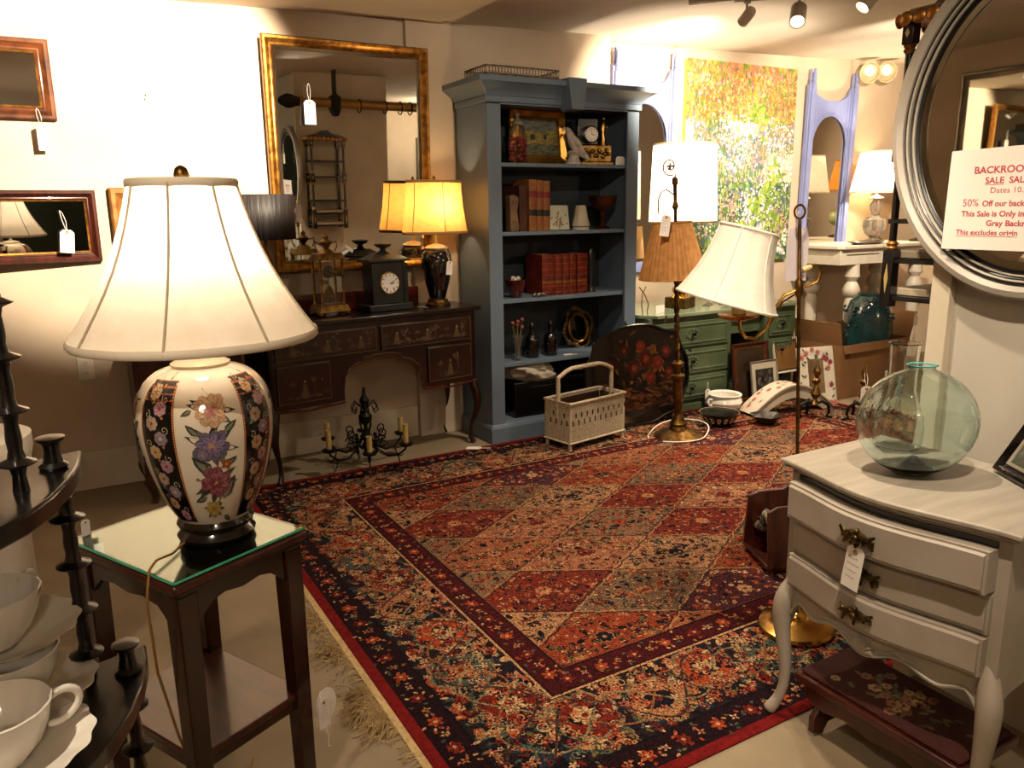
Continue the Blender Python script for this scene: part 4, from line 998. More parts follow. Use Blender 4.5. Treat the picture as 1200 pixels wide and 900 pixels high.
q.build('scroll_finial',oldbrass,t)
q=B(); q.tube([(-.01,0,1.47),(-.05,0,1.50),(-.08,0,1.49),(-.10,0,1.44),(-.102,0,1.36)],.005,6); q.build('bridge_arm',oldbrass,t)
B().lathe([(.02,.99),(.022,1.0),(.022,1.06),(.014,1.07)],12).build('socket',brass,t)
plt=M('pleated_tan_shade','#b98247','#a06d36',rough=.8,sheer=.3,scale=25)
q=B(); q.at(-.02,0,.985); q.lathe([(.20,0),(.168,.12),(.135,.24),(.112,.325)],160,cap=False,mod=lambda a,z:1+.014*cos(a*40)); sh=q.build('pleated_shade',plt,t,fix=False)
for r_,z in ((.201,0),(.113,.325)): 
    q=B(); q.at(-.02,0,.985); q.tube([(r_*cos(a),r_*sin(a),z) for a in [2*pi*i/36 for i in range(36)]],.004,6,closed=True); q.build('trim_band',plt,sh)
q=B(); r=random.Random(3); pts=[]
for k in range(30):
    a=k/30*5.8-2.2; pts.append((.0+.19*cos(a)*(1+.1*sin(a*2)),.0+.17*sin(a),.012+.05*max(0,sin(a*.9+.6))))
q.tube(pts,.0035,5); q.build('white_cord',stringm,t)
price_tag('cream price tag hanging over the pleated tan lampshade',(3.06,3.51,1.36),R(-28),.055,.12,ry=.12,hang=(-.017,.149,.03))
# brass swing arm floor lamp near the commode
bx_,by_=2.03,1.61
t=thing('floor_lamp','slim brass floor lamp with crooked white bell shade beside the commode','lamp',(bx_-.008,by_,RZ),R(-30),None,0,R(-3.2))
B().lathe([(.120,0),(.124,.012),(.120,.022),(.092,.030),(.07,.034),(.06,.042),(.035,.046),(.03,.06),(.018,.068),(.012,.09),(.010,.11)],40).build('base',brass,t)
B().lathe([(.0055,.08),(.0055,.49),(.011,.50),(.011,.53),(.0055,.54),(.0055,1.12),(.012,1.13),(.012,1.17),(.0055,1.18),(.0055,1.33),(.004,1.36)],16).build('pole',oldbrass,t)
q=B(); q.tube([(.016*cos(a),0,1.378+.02*sin(a)) for a in [2*pi*i/18 for i in range(18)]],.0035,6,closed=True); q.build('ring_finial',brass,t)
q=B(); q.tube([(-.004,0,1.145),(-.045,0,1.13),(-.075,0,1.09),(-.10,0,1.03),(-.135,0,1.002),(-.165,0,1.008),(-.182,0,1.035),(-.184,0,1.07)],.0052,8); q.tube([(-.014,0,1.13),(-.05,0,1.11),(-.085,0,1.05),(-.115,0,1.01)],.003,6); q.build('candle_arm',brass,t)
B().at(-.184,0,0).lathe([(.012,1.06),(.055,1.072),(.066,1.082),(.062,1.085),(.02,1.078),(.02,1.09)],28).build('drip_plate',brass,t)
B().at(-.184,0,0).lathe([(.022,1.085),(.022,1.18),(.014,1.182),(.012,1.20)],20).build('candle_sleeve',M('ivory_sleeve','#c2ab78','#b39a66',rough=.5),t)
q=B(); q.tube([(.004,0,1.15),(.03,0,1.155),(.055,0,1.165),(.066,0,1.19),(.058,0,1.215),(.04,0,1.213)],.0042,8); q.build('back_arm',brass,t)
q=B(); q.at(.038,0,1.212,ry=-1.9).lathe([(.006,0),(.009,.008),(.009,.028),(.005,.03)],12); q.build('end_socket',M('ivory_sleeve','#c2ab78'),t)
wsh=M('white_bell_shade','#e6dfd4','#ded6c9',rough=.7,sheer=.3,scale=30)
so=B(); TS=Matrix.Translation((-.222,0,1.122))@Matrix.Rotation(R(18.5),4,'Y')
prof=[(.158,0),(.140,.035),(.118,.085),(.102,.14),(.093,.19),(.090,.225)]
so.T=TS; so.lathe(prof,48,cap=False,mod=lambda a,z:1-.06*(1-abs(cos(a*3)))); s_=so.build('bell_shade',wsh,t,fix=False)
for k in (0,-1):
    q=B(); q.T=TS; r_,z=prof[k]; q.tube([(r_*(1-.06*(1-abs(cos(a*3))))*cos(a),r_*(1-.06*(1-abs(cos(a*3))))*sin(a),z) for a in [2*pi*i/48 for i in range(48)]],.0042,6,closed=True); q.build('trim_band',wsh,s_)
for k in range(6):
    a=pi*k/3; q=B(); q.T=TS; q.tube([((r_+.001)*cos(a),(r_+.001)*sin(a),z) for r_,z in prof],.0025,5); q.build('seam',wsh,s_)
tg=thing('price_tag','large lilac grey blank tag hanging behind the brass lamp pole','price tag',(1.975,1.665,1.335),R(-30))
B().wall([(-.032,-.16),(.032,-.16),(.034,-.035),(.025,0),(-.025,0),(-.034,-.035)],-.0008,.0008).build('card',M('lilac_card','#b5a9ac','#a89c9f',rough=.8),tg)
q=B(); q.tube([(.0,-.002,-.02),(-.02,-.02,.03),(-.012,-.03,.05)],.0012,4); q.build('string',stringm,tg)
# tapestry rack behind the commode
t=thing('magazine_rack','dark red wooden rack holding folded needlework between rug and commode','rack',(2.24,1.93,RZ),R(-25))
for y in (0,.26):
    q=B(); q.at(0,y,0,rx=R(-8 if y==0 else 8)); q.wall([(0,.03),(.34,.03),(.34,.25),(.30,.27),(.20,.275),(.17,.30),(.14,.275),(.04,.27),(0,.25)],-.008,.008); sd=q.build('side_board',mahog2,t,bevel=.003)
    q=B(); q.at(0,y,0,rx=R(-8 if y==0 else 8))
    for x in (.05,.10,.15,.20,.25): q.ball(x,-.010,.10+.05*((x*20)%2),.006,n=6)
    q.build('stud',oldbrass,sd)
B().box(.0,.34,.0,.26,.02,.035).build('bottom_board',mahog2,t,bevel=.003)
for x in (.02,.32):
    for y in (.02,.24): B().at(x,y,0).lathe([(.014,0),(.01,.01),(.014,.022)],8).build('foot',mahog2,t)
nd=thing('needlework','folded beige and blue needlework lying in the wooden rack','textile',(2.245,1.925,.045),R(-25))
q=B(); r=random.Random(1)
q.add([(x_*.28+.03,y_*.2+.03,.09+.07*noise.noise(Vector((x_*4,y_*4,1)))+.06*(1-abs(y_*2-1))) for x_ in [i/14 for i in range(15)] for y_ in [j/10 for j in range(11)]],[(i*11+j,i*11+j+1,(i+1)*11+j+1,(i+1)*11+j) for i in range(14) for j in range(10)])
q.build('folded_fabric',M('tapestry_fabric','#8d7c62','#2c3444',rough=.9,scale=45,ramp=(.45,.55)),nd,solid=.03)
# chamber pot, bowls
t=thing('chamber_pot','white china chamber pot with two handles behind the black bowl','pot',(3.93,3.855,RZ))
B().lathe([(.06,0),(.065,.008),(.105,.04),(.122,.075),(.112,.105),(.105,.118),(.118,.128),(.112,.131),(.10,.12),(.105,.09),(.10,.05),(0,.02)],36,cap=False).build('body',china,t)
for s_ in (-1,1):
    q=B(); q.tube([(s_*.112,0,.10),(s_*.145,0,.105),(s_*.155,0,.085),(s_*.14,0,.06),(s_*.118,0,.058)],.009,8); q.build('handle',china,t)
t=thing('painted_bowl','black enamel bowl painted with small flowers, bright metal inside','bowl',(3.66,3.63,RZ))
B().lathe([(.08,0),(.085,.005),(.122,.07),(.126,.085)],36,mod=lambda a,z:1+.012*cos(a*8)).build('body',blk,t)
B().lathe([(.127,.086),(.118,.083),(.085,.03),(0,.022)],36,cap=False,mod=lambda a,z:1+.012*cos(a*8)).build('tin_lining',M('tin_lining','#c2b6a2','#a3967f',rough=.3,metal=.35),t)
A=Art(); r=random.Random(3)
for k in range(16): A.flower(2*pi*k/16,.045,.14,6,'#d9c9a5','#a85a3a',1,r.random(),.6)
for k in range(40): A.leaf(r.uniform(0,6.28),r.uniform(.02,.07),.12,.05,r.random()*6,r.choice(('#8a8a5a','#b5a070','#7a3a2a')),1)
def bmap(u,v,h):
    # angle offsets are in units of .1 rad; keep dabs small on the wall
    vv=v if abs(v)<.3 else .045; rr_=.086+(.122-.086)*min(1,max(0,(vv-.005)/.065))+h+.002; return (rr_*cos(u),rr_*sin(u),vv)
A2=Art()
for pts,c_,l in A.p:
    cx=sum(p[0] for p in pts)/len(pts); cy=sum(p[1] for p in pts)/len(pts)
    cyy=max(.018,min(.07,.045+(cy-.045)*.2)); A2.poly([(cx+(p[0]-cx),cyy+(p[1]-cy)*.1) for p in pts],c_,l)
A2.build('painted_flowers',paint_gloss,bmap,t)
t=thing('arched_stand','white painted demilune stand with small roses lying on the rug','stand',(4.30,3.57,RZ),R(-10))
arcs=[(-.34+.68*i/16,.02+.175*sin(pi*i/16)) for i in range(17)]
inner=[(-.26+.52*i/16,.0+.105*sin(pi*i/16)) for i in range(16,-1,-1)]
q=B().wall(arcs+inner,-.0,.16); q.build('arched_board',M('ivory_painted_wood','#b5aa98','#a79b88',rough=.5,scale=6),t,smooth=False)
q=B().wall([(x,z+.006) for x,z in arcs]+[(x*1.0,z-.006) for x,z in reversed(arcs)],-.012,0); q.build('front_rim',M('ivory_painted_wood','#b5aa98'),t)
A=Art(); r=random.Random(5)
for k in range(12): A.flower(.04+.05*k*.9,r.uniform(.03,.12),.016,6,'#a8504a','#7a2a2a',2,r.random(),.8); A.leaf(.05+.05*k,r.uniform(.02,.13),.03,.012,r.random()*6,'#5a6a3a',1)
def amap(u,v,h):
    i=u/.62; return (-.34+.68*i,.015+v,.02+.175*sin(pi*i)+h+.001)
A.build('painted_roses',paint,amap,t)
t=thing('scalloped_bowl','small dark scalloped bowl with pale rim near the brass pole','bowl',(3.93,3.48,RZ))
B().lathe([(.045,0),(.05,.008),(.095,.055),(.10,.06),(.092,.055),(.045,.018),(0,.015)],32,cap=False,mod=lambda a,z:1+.06*cos(a*6)).build('body',M('pewter_dark','#3a322c','#231e1a',rough=.35,metal=.3,coat=.3),t)
# leaning pictures and mirrors
framed('framed_picture','tall dark brown empty frame leaning inside the dresser kneehole','picture',(4.28,3.93,.008),.36,.44,.035,.025,mahog2,gilt,M('dark_print','#231a13','#35281d',rough=.3,scale=5),facename='print',tilt=R(-8))
p=framed('framed_picture','black and white photograph in pale mat leaning against the dark frame','picture',(4.36,3.87,.008),.27,.31,.012,.014,M('silver_trim','#a59c8c','#8a8172',rough=.3,metal=.5),None,M('pale_mat','#b3a995','#a89e8a',rough=.6),facename='mat',tilt=R(-9))
A=Art(); A.poly([(-.09,.06),(.09,.06),(.09,.25),(-.09,.25)],'#2a2622',1); r=random.Random(4)
for k in range(30): A.ell(r.uniform(-.07,.07),r.uniform(.08,.23),r.uniform(.008,.02),r.uniform(.006,.02),r.random()*3,r.choice(('#3f3a33','#1a1714','#55504a','#6b6359')),2)
A.build('photograph',paint,lambda u,v,h:(u,-.006-h,v),p)
framed('framed_mirror','small mirror in black and white frame with a gold outer edge','mirror',(4.70,3.98,.175),.27,.26,.018,.016,M('black_white_frame','#c9c0b0','#b9b0a0',rough=.4),ebony,M('tan_reflection_glass','#c9a268','#b98f55',rough=.1,metal=.8),facename='glass',tilt=R(-12))
t=framed('framed_mirror','rose painted white mirror leaning on the cardboard box','mirror',(4.62,3.62,.004),.30,.42,.085,.014,M('white_rose_board','#c2b8a8','#b8ad9c',rough=.5),None,M('bright_mirror','#eadfc8','#e2d6bd',rough=.03,metal=1),facename='glass',tilt=R(-14),rz=R(-14))
A=Art(); r=random.Random(15)
for k in range(46):
    u,v=r.uniform(-.14,.14),r.uniform(.01,.41)
    if abs(u)<.075 and .08<v<.34: continue
    (A.flower(u,v,.020,6,r.choice(('#a8504f','#8f3a42','#b56a63')),'#6f2228',2,r.random(),.8) if k%3==0 else A.leaf(u,v,.032,.013,r.random()*6.3,r.choice(('#3f4a33','#2e3a2c','#5a6644')),1))
A.build('painted_roses',paint,lambda u,v,h:(u,-.0148-h,v),t)
# cardboard box and turquoise garden stool
cb=M('cardboard','#86603a','#785430',rough=.9,scale=3)
t=thing('cardboard_box','open brown cardboard box with its flaps up','box',(4.88,3.66,.0))
BX,BY,BZ=.80,.42,.40
for nm,a in (('front_wall',(0,BX,0,.006)),('back_wall',(0,BX,BY-.006,BY)),('left_wall',(0,.006,.006,BY-.006)),('right_wall',(BX-.006,BX,.006,BY-.006))):
    B().box(a[0],a[1],a[2],a[3],0,BZ).build(nm,cb,t)
B().box(.006,BX-.006,.006,BY-.006,0,.006).build('bottom',cb,t)
q=B(); q.at(0,0,BZ,ry=R(-12)).box(0,.005,0,BY,0,.17); q.build('flap',cb,t)
q=B(); q.at(BX,0,BZ,ry=R(20)).box(-.005,0,0,BY,0,.20); q.build('flap',cb,t)
q=B(); q.at(0,BY,BZ,rx=R(-15)).box(.02,BX,0,.005,0,.10); q.build('flap',cb,t)
q=B(); q.at(0,0,BZ,rx=R(168)).box(.02,BX*.95,0,.004,0,.06); q.build('flap',cb,t)
q=B().wall([(.05,.30),(.10,.30),(.10,.35),(.05,.35)],-.001,0); q.build('printed_mark',M('box_print','#5d3d1e','#5a3a1c',rough=.8),t)
tq=M('turquoise_glaze','#184c52','#0d3138',rough=.1,scale=14,coat=.8,bump=.15,bscale=30)
t=thing('ceramic_jar','large turquoise glazed jar standing inside the cardboard box','jar',(5.47,3.885,.012))
B().lathe([(.11,0),(.12,.02),(.17,.2),(.185,.4),(.175,.55),(.14,.66),(.09,.70),(.09,.72),(.07,.72)],32).build('body',tq,t)
q=B(); r=random.Random(2)
for k in range(30):
    a=r.random()*6.3; q.ball(.178*cos(a),.178*sin(a),r.uniform(.3,.62),.014,n=6)
q.build('raised_blossom',tq,t)
# andirons
def andiron(label,x,y,rz):
    t=thing('andiron',label,'andiron',(x,y,RZ),rz,'brass andirons before the box')
    B().at(0,0,0).lathe([(.018,.09),(.03,.10),(.012,.13),(.035,.17),(.02,.20),(.010,.23),(.028,.25),(.03,.265),(.012,.28),(.026,.31),(.024,.33),(.008,.36),(.004,.39),(0,.40)],16).build('turned_column',cg,t)
    q=B()
    for s_ in (-1,1): q.tube([(0,0,.10),(s_*.05,0,.115),(s_*.09,0,.09),(s_*.10,0,.04),(s_*.085,0,.015),(s_*.12,0,.006)],.011,8)
    q.build('arched_foot',iron,t)
    q=B(); q.tube([(0,0,.10),(0,.05,.10),(0,.11,.10),(0,.13,.08),(0,.13,.0)],.011,6); q.build('log_bar',iron,t)
andiron('brass andiron in front of the rose painted mirror',4.30,3.40,R(-30))
andiron('brass andiron in front of the cardboard box, with a tag',4.52,3.20,R(-30))
price_tag('white price tag hanging on the andiron by the cardboard box',(4.48,3.15,.25),R(-35),.07,.14,hang=(.0,.05,.09),lines=3)
price_tag('white price tag on the right flap of the cardboard box',(5.72,3.652,.56),R(-5),.045,.075,hang=(.0,.012,.022),lines=0)
t=thing('plastic_container','small clear plastic container with blue lid by the box','container',(5.02,3.33,0))
B().box(-.06,.06,-.06,.06,0,.11).build('tub',M('cream_plastic','#b5aa92','#a69b84',rough=.4),t,bevel=.006)
B().taper(-.04,.04,-.04,.04,.11,.26,1.05).build('bottle',M('clear_plastic','#c9ccc8','#b5b9b5',rough=.15,trans=.5),t,bevel=.006)
B().box(-.02,.02,-.042,-.038,.2,.23).build('blue_label',M('dark_blue_label','#1d2a45','#18233a'),t)
# ================================================================ WHITE TABLE, LAMPS
t=thing('white_table','tall white painted table with a fluted turned leg beyond the box','table',(5.40,4.12,0))
B().prism([(.04,0),(1.2,0),(1.24,.04),(1.24,.56),(0,.56),(0,.04)],1.055,1.085).build('top',white_paint,t,bevel=.006)
B().box(.03,1.21,.03,.53,.93,1.055).build('apron',white_paint,t,bevel=.003)
q=B(); q.tube([(.10,.02,1.02),(.5,.02,1.02)],.004,5); q.tube([(.6,.022,1.03),(.9,.022,.96),(1.1,.022,.95)],.006,5); q.build('apron_moulding',white_paint,t)
for x in (.26,1.10):
    for y in (.08,.47):
        B().at(x,y,0).lathe([(.025,0),(.03,.03),(.045,.40),(.05,.62),(.04,.66),(.06,.68),(.07,.72),(.055,.76),(.035,.79),(.06,.83),(.055,.86),(.05,.93)],20,mod=lambda a,z:1+.05*cos(a*10)*(z<.64)).build('leg',white_paint,t)
cr=M('cut_crystal','#e8e6e0','#cfccc4',rough=.04,trans=.85,scale=30,coat=.5)
wl=M('white_hot_shade','#f6ecda','#f0e5d0',rough=.8,sheer=.5,scale=30)
def crystal_lamp(label,x,y,rz,e):
    t=thing('table_lamp',label,'lamp',(x,y,1.0865),rz,'crystal lamps on the white table')
    B().lathe([(.075,0),(.08,.02),(.05,.03),(.03,.045)],20).build('foot',cr,t)
    B().lathe([(.03,.045),(.075,.08),(.095,.14),(.085,.19),(.05,.215),(.03,.24),(.045,.27),(.05,.31),(.03,.35),(.02,.37)],20,mod=lambda a,z:1+.05*cos(a*10)).build('crystal_body',cr,t)
    B().lathe([(.055,.36),(.06,.37),(.02,.39),(.008,.40),(.006,.46)],16).build('white_cap',white_paint,t)
    shade(t,wl,[(.215,0),(.185,.14),(.15,.32)],.42,rim=.004)
    bulb('lamp_light_crystal',(x,y,1.0865+.56),e,.03,(1,.80,.55)); return t
crystal_lamp('crystal lamp with tapering white shade at the left of the white table',6.03,4.30,0,40)
t=thing('table_lamp','golden glowing shade lamp behind the crystal lamp','lamp',(6.36,4.52,1.0865))
B().lathe([(.06,0),(.06,.02),(.02,.04),(.03,.12),(.02,.25),(.008,.40)],14).build('base',oldbrass,t)
shade(t,M('gold_shade','#d9a85c','#cf9a4a',rough=.8,sheer=.5),[(.18,0),(.14,.26)],.44,rim=.003)
bulb('lamp_light_gold',(6.36,4.52,1.62),12,.03,(1,.66,.3))
t=thing('silver_tray','oval silver tray on the white table beneath the crystal lamp','tray',(5.80,4.20,1.0865))
B().lathe([(.10,0),(.11,.004),(.16,.02),(.165,.024),(.16,.026),(.11,.010),(0,.008)],32,cap=False,sx=1.3,sy=.5).build('tray_dish',M('old_silver','#9a9284','#7f776a',rough=.25,metal=.9),t)
t=thing('globe','small globe on a stand behind the crystal lamp','globe',(6.58,4.26,1.0865))
B().lathe([(.07,0),(.07,.015),(.015,.03),(.012,.08)],16).build('stand',ebony,t)
B().ball(0,0,.19,.085,n=16).build('sphere',M('globe_map','#4a5a2f','#6b6a3f',rough=.4,scale=9),t)
q=B(); q.tube([(.098*cos(a),0,.19+.098*sin(a)) for a in [-1.6+.2*i for i in range(16)]],.004,5); q.build('meridian',oldbrass,t)
# ================================================================ TRACK LIGHTS
tm=M('track_white_enamel','#c9c2b4','#bfb8aa',rough=.4)
def track(label,x0,y0,x1,y1,z):
    t=thing('light_track',label,'light track',(x0,y0,z)); dx_,dy_=x1-x0,y1-y0; L_=math.hypot(dx_,dy_); a=math.atan2(dy_,dx_)
    q=B(); q.at(0,0,0,rz=a).box(0,L_,-.018,.018,-.02,0); q.build('rail',tm,t,bevel=.002)
    q=B(); q.at(0,0,0,rz=a).box(0,L_,-.006,.006,-.0215,-.02); q.build('slot',iron,t); return t
def head(label,x,y,z,tgt,ln=.13,r_=.042,lit=True):
    t=thing('spot_head',label,'spotlight',(x,y,z),0,None)
    B().lathe([(.02,0),(.02,-.012),(.008,-.015),(.008,-.075)][::-1],12).build('stem',tm,t)
    d=(Vector(tgt)-Vector((x,y,z-.08))).normalized(); qt=d.to_track_quat('Z','Y').to_matrix().to_4x4()
    q=B(); q.T=Matrix.Translation((0,0,-.08))@qt; q.lathe([(.012,-.06),(r_*.8,-.055),(r_,-.04),(r_,ln-.055),(r_*.88,ln-.055),(r_*.82,.02)],24); can=q.build('can',tm,t)
    q=B(); q.T=Matrix.Translation((0,0,-.08))@qt; q.lathe([(0,.03),(r_*.8,.032),(r_*.8,.04),(0,.045)],20,cap=False); q.build('lens',M('lit_lens','#fff2d8','#fff2d8',emit=9 if lit else 0),can); return t
track('white ceiling light track nearest the recess wall',3.22,3.56,3.60,3.06,zc(3.22)-.001)
track('short white ceiling light track beside the first one',3.42,3.42,3.85,3.0,zc(3.42)-.001)
head('white spotlight tilted at the wall, smallest and leftmost of the row',3.47,3.37,zc(3.42)-.022,(3.75,4.6,1.8),.10,.03)
head('white spotlight on the track above the garden painting',3.66,3.18,zc(3.42)-.022,(2.9,2.6,1.4),.13,.042,False)
head('white spotlight at the ceiling edge to the right of the others',3.83,2.86,zc(3.83)-.001,(2.9,3.2,1.3),.13,.042)
def flood(label,x,y,z):
    t=thing('flood_lamp',label,'spotlight',(x,y,z),R(-35),'round flood lamps above the white table')
    B().at(0,.14,.02,rx=pi/2).lathe([(.03,0),(.03,.02),(.012,.03),(.012,.08)],14).build('bracket',tm,t)
    B().at(0,.06,0,rx=R(100)).lathe([(.02,0),(.045,.02),(.075,.06),(.085,.10),(.078,.10),(.07,.07)],24).build('reflector',M('flood_enamel','#c2ab88','#b39c78',rough=.35),t)
    B().at(0,-.03,0).ball(0,0,0,.045,sy=.4).build('lit_face',M('lit_flood','#ffdfae','#ffdfae',emit=.9),t)
flood('left one of two round flood lamps high beside the gothic mirror',6.14,4.555,2.50)
flood('right one of two round flood lamps high beside the gothic mirror',6.36,4.555,2.52)
# ================================================================ OVAL MIRROR, SIGN, BLACK WALL SHELF
grey=M('grey_paint','#a8a093','#9b9386',rough=.4,scale=8)
gcom=M('grey_chalk_paint','#a0968a','#938879',rough=.5,scale=7,stretch=(1,1,1),bump=.04,bscale=120)
t=thing('oval_mirror','big round mirror in a stepped grey frame hung on the partition','mirror',(2.088,1.05,1.60),-pi/2)
ep=[(-.388*cos(2*pi*i/72),.437*sin(2*pi*i/72)) for i in range(72)]
B().sweep(ep,[(0,0),(0,-.022),(.008,-.036),(.022,-.040),(.034,-.030),(.036,0)]).build('frame',M('warm_grey_frame','#a59c90','#988f83',rough=.4),t)
for o_,w_,m_,y_ in ((.036,.007,ebony,-.028),(.043,.006,grey,-.032),(.049,.007,ebony,-.024),(.056,.006,grey,-.024),(.062,.009,ebony,-.018)):
    B().sweep(ep,[(o_,0),(o_,y_+.003),(o_+w_*.5,y_),(o_+w_,y_+.003),(o_+w_,0)]).build('inner_ring',m_,t)
q=B(); g_=[(x*(.318/.388),z*(.367/.437)) for x,z in ep]
q.wall(g_,-.010,-.004); q.build('mirror_glass',mirrorm,t,smooth=False)
q=B().sweep(g_,[(0,-.0101),(0,-.0105),(.022,-.0125),(.022,-.0101)]); q.build('bevelled_edge',M('bevel_edge','#b9c0ba','#dfe4df',rough=.05,metal=1),t)
def text(s,name,m,parent,x,z,size,y,sx=1,bold=0):
    cu=bpy.data.curves.new(name,'FONT'); cu.body=s; cu.size=size; cu.offset=bold; cu.extrude=.0001; cu.resolution_u=3
    o=bpy.data.objects.new(name,cu); dg=bpy.context.evaluated_depsgraph_get()
    me=bpy.data.meshes.new_from_object(o); bpy.data.objects.remove(o)
    for v in me.vertices: v.co=Vector((x+v.co.x*sx,y-v.co.z,z+v.co.y))
    me.materials.clear(); me.materials.append(m); w_=max(v.co.x for v in me.vertices)-x
    q=bpy.data.objects.new(name,me); C.objects.link(q); q.parent=parent; return w_
sg=thing('sale_sign','white paper sale sign with red serif lines taped on the round mirror','sign',(2.038,1.244,1.285),-pi/2,None,R(1),0)
B().wall([(-.006,0),(.285,0),(.285,.252),(.0,.246)],-.0005,.0005).build('paper',M('white_paper','#e6dfd6','#ddd5cb',rough=.8,scale=3),sg)
red=M('faded_red_print','#b5485a','#a93f50',rough=.8)
lines=[('BACKROOM E',.062,.188,.0235,.0006,1.05,0),('SALE  SALE',.092,.163,.0215,.0005,1.0,2),('Dates 10.2',.106,.140,.0195,0,1.05,0),('50%',.040,.108,.026,0,.95,0),('Off our back',.090,.108,.0195,.0005,1.0,0),('This Sale is Only in',.040,.083,.0195,.0005,1.02,0),('Gray Backro',.104,.060,.0195,.0005,1.05,0),('This excludes origin',.030,.037,.0185,.0004,1.02,1)]
for s_,x,z,sz,bo,sx_,ul in lines:
    w_=text(s_,'printed_line',red,sg,x,z,sz,-.0008,sx_,bo)
    if ul: B().box(x,x+(w_ if ul==1 else w_*.45),-.0009,-.0007,z-.004,z-.0028).build('underline',red,sg)
price_tag('white price tag with pencilled notes hanging on the round mirror above the sign',(2.030,1.055,1.785),-pi/2,.055,.10,hang=(.0,0,.07),lines=5,ry=.05,ink=inkb)
gd=M('gold_leaf_trim','#b07a3a','#8a5a28',rough=.35,metal=.7,scale=30)
t=thing('wall_shelf','black and gold hanging wall shelf on the end of the partition','shelf',(2.15,1.302,1.10))
SW,SD,SH=.34,.20,.83
for x in (.02,SW-.02):
    for y in (.018,SD-.02):
        q=B(); q.at(x,y,0)
        for z0,z1 in ((0,.17),(.42,.50),(.74,.80)): q.box(-.017,.017,-.017,.017,z0,z1)
        q.lathe([(.011,.17),(.011,.42)],10,cap=False); q.lathe([(.011,.50),(.011,.74)],10,cap=False)
        po=q.build('post',ebony,t,bevel=.002)
        for zc_ in (.18,.41,.51,.73):
            B().at(x,y,zc_).lathe([(.012,-.014),(.018,-.006),(.013,0),(.018,.007),(.012,.014)],12).build('gold_collar',gd,po)
        q=B()
        for z0,z1 in ((0,.17),(.42,.50),(.74,.80)):
            mz=(z0+z1)/2; hh=(z1-z0)/2-.008
            for dx_,dy_ in ((-1,0),(0,1)):
                q.at(x,y,mz,rz=0 if dx_ else -pi/2); 
                q.add([(-.0178,0,-hh*.6),(-.0178,.007,0),(-.0178,0,hh*.6),(-.0178,-.007,0)],[(0,1,2,3)])
        q.build('gold_diamond',M('pale_gold_paint','#c9b07a','#a88d55',rough=.5),po,smooth=False)
for z in (.02,.13,.245,.46,.60): B().box(0.01,SW-.01,.005,SD-.005,z,z+.014).build('shelf_board',ebony,t,bevel=.002)
q=B(); q.box(-.01,SW+.01,0,SD+.012,.80,.815)
for k in range(9):
    a=(k+.5)/9; q.ball(-.01+(SW+.02)*a,SD+.012,.805,.02,sy=.4,n=6)
for k in range(5):
    a=(k+.5)/5; q.ball(-.012,(SD)*a,.805,.02,sx=.4,n=6)
q.build('scalloped_crown',gd,t)
q=B().wall([(-.005,.815),(SW+.005,.815),(SW-.04,.84),(SW*.62,.855),(SW*.5,.885),(SW*.38,.855),(.04,.84)],.0,SD); q.build('pediment',ebony,t)
for k,(z,lb) in enumerate(((.034,'pale card box on the lowest board of the black wall shelf'),(.144,'cream book lying on the second board of the black wall shelf'))):
    tag(B().box(2.19,2.44,1.33,1.48,1.10+z+.0005,1.10+z+.022).build('flat_box',M('ivory_box','#b5a790','#a89a82',rough=.6),bevel=.002),lb,'box')
# ================================================================ GREY COMMODE
W=.56; D=.385; ZT=.752
t=thing('commode','grey painted serpentine three drawer commode with cabriole legs','commode',(1.625,1.338,0),-pi/2)
def fr(u): return -.050*(.5-.5*cos(2*pi*u))**.9 
N_=28
def outline(ov,k=1.0):
    pts=[(-ov*.9,D)]
    pts+=[(-ov+ (W+2*ov)*i/N_, fr(i/N_)*k-ov) for i in range(N_+1)]
    return pts+[(W+ov*.9,D)]
q=B(); q.prism(outline(.024,1.15),ZT-.014,ZT); q.prism(outline(.017,1.1),ZT-.022,ZT-.014); q.build('top',M('grey_top_paint','#a69d90','#8f8678',rough=.4,scale=5,stretch=(8,1,1),ramp=(.3,.75)),t,bevel=.004)
q=B(); q.prism([(0,D-.01)]+[(W*i/N_,fr(i/N_)) for i in range(N_+1)]+[(W,D-.01)],.40,ZT-.022); q.build('body',gcom,t)
def zb(u):
    v=abs(u-.5)*2
    return .342+.028*sin(pi*min(1,v/.62))**2+(.03*sin((v-.62)/.38*pi/2)-.15*max(0,(v-.76)/.24)**2.0 if v>.62 else 0)
q=B()
for i in range(N_*2):
    u0,u1=i/(2*N_),(i+1)/(2*N_); f0,f1=fr(u0)-.001,fr(u1)-.001
    q.add([(W*u0,f0,zb(u0)),(W*u1,f1,zb(u1)),(W*u1,f1,.401),(W*u0,f0,.401),(W*u0,f0+.02,zb(u0)),(W*u1,f1+.02,zb(u1)),(W*u1,f1+.02,.401),(W*u0,f0+.02,.401)],[(0,1,2,3),(5,4,7,6),(0,4,5,1)])
q.build('apron',gcom,t)
q=B(); q.tube([(W*i/40,fr(i/40)-.003,zb(i/40)+.004) for i in range(2,39)],.0042,6); q.build('apron_bead',gcom,t)
for s_ in (0,W-.02):
    q=B(); q.wall([(0,.401),(.0,.33),(.06,.36),(.15,.375),(D-.1,.36),(D-.02,.32),(D-.01,.401)],0,.02)
    q.v=[(s_+y,x,z) for x,y,z in q.v]; q.build('side_apron',gcom,t)
q=B()
for k in range(7):
    a=-pi/2+ (k-3)*.42; q.ball(W/2+.020*cos(a+pi/2+pi/2),fr(.5)-.006,.372,.001)
    aa=pi/2+(k-3)*.42; q.tube([(W/2,fr(.5)-.006,.352),(W/2+.030*cos(aa),fr(.5)-.008,.352+.036*sin(aa))],[.003,.0065],6)
q.build('carved_shell',gcom,t)
q=B()
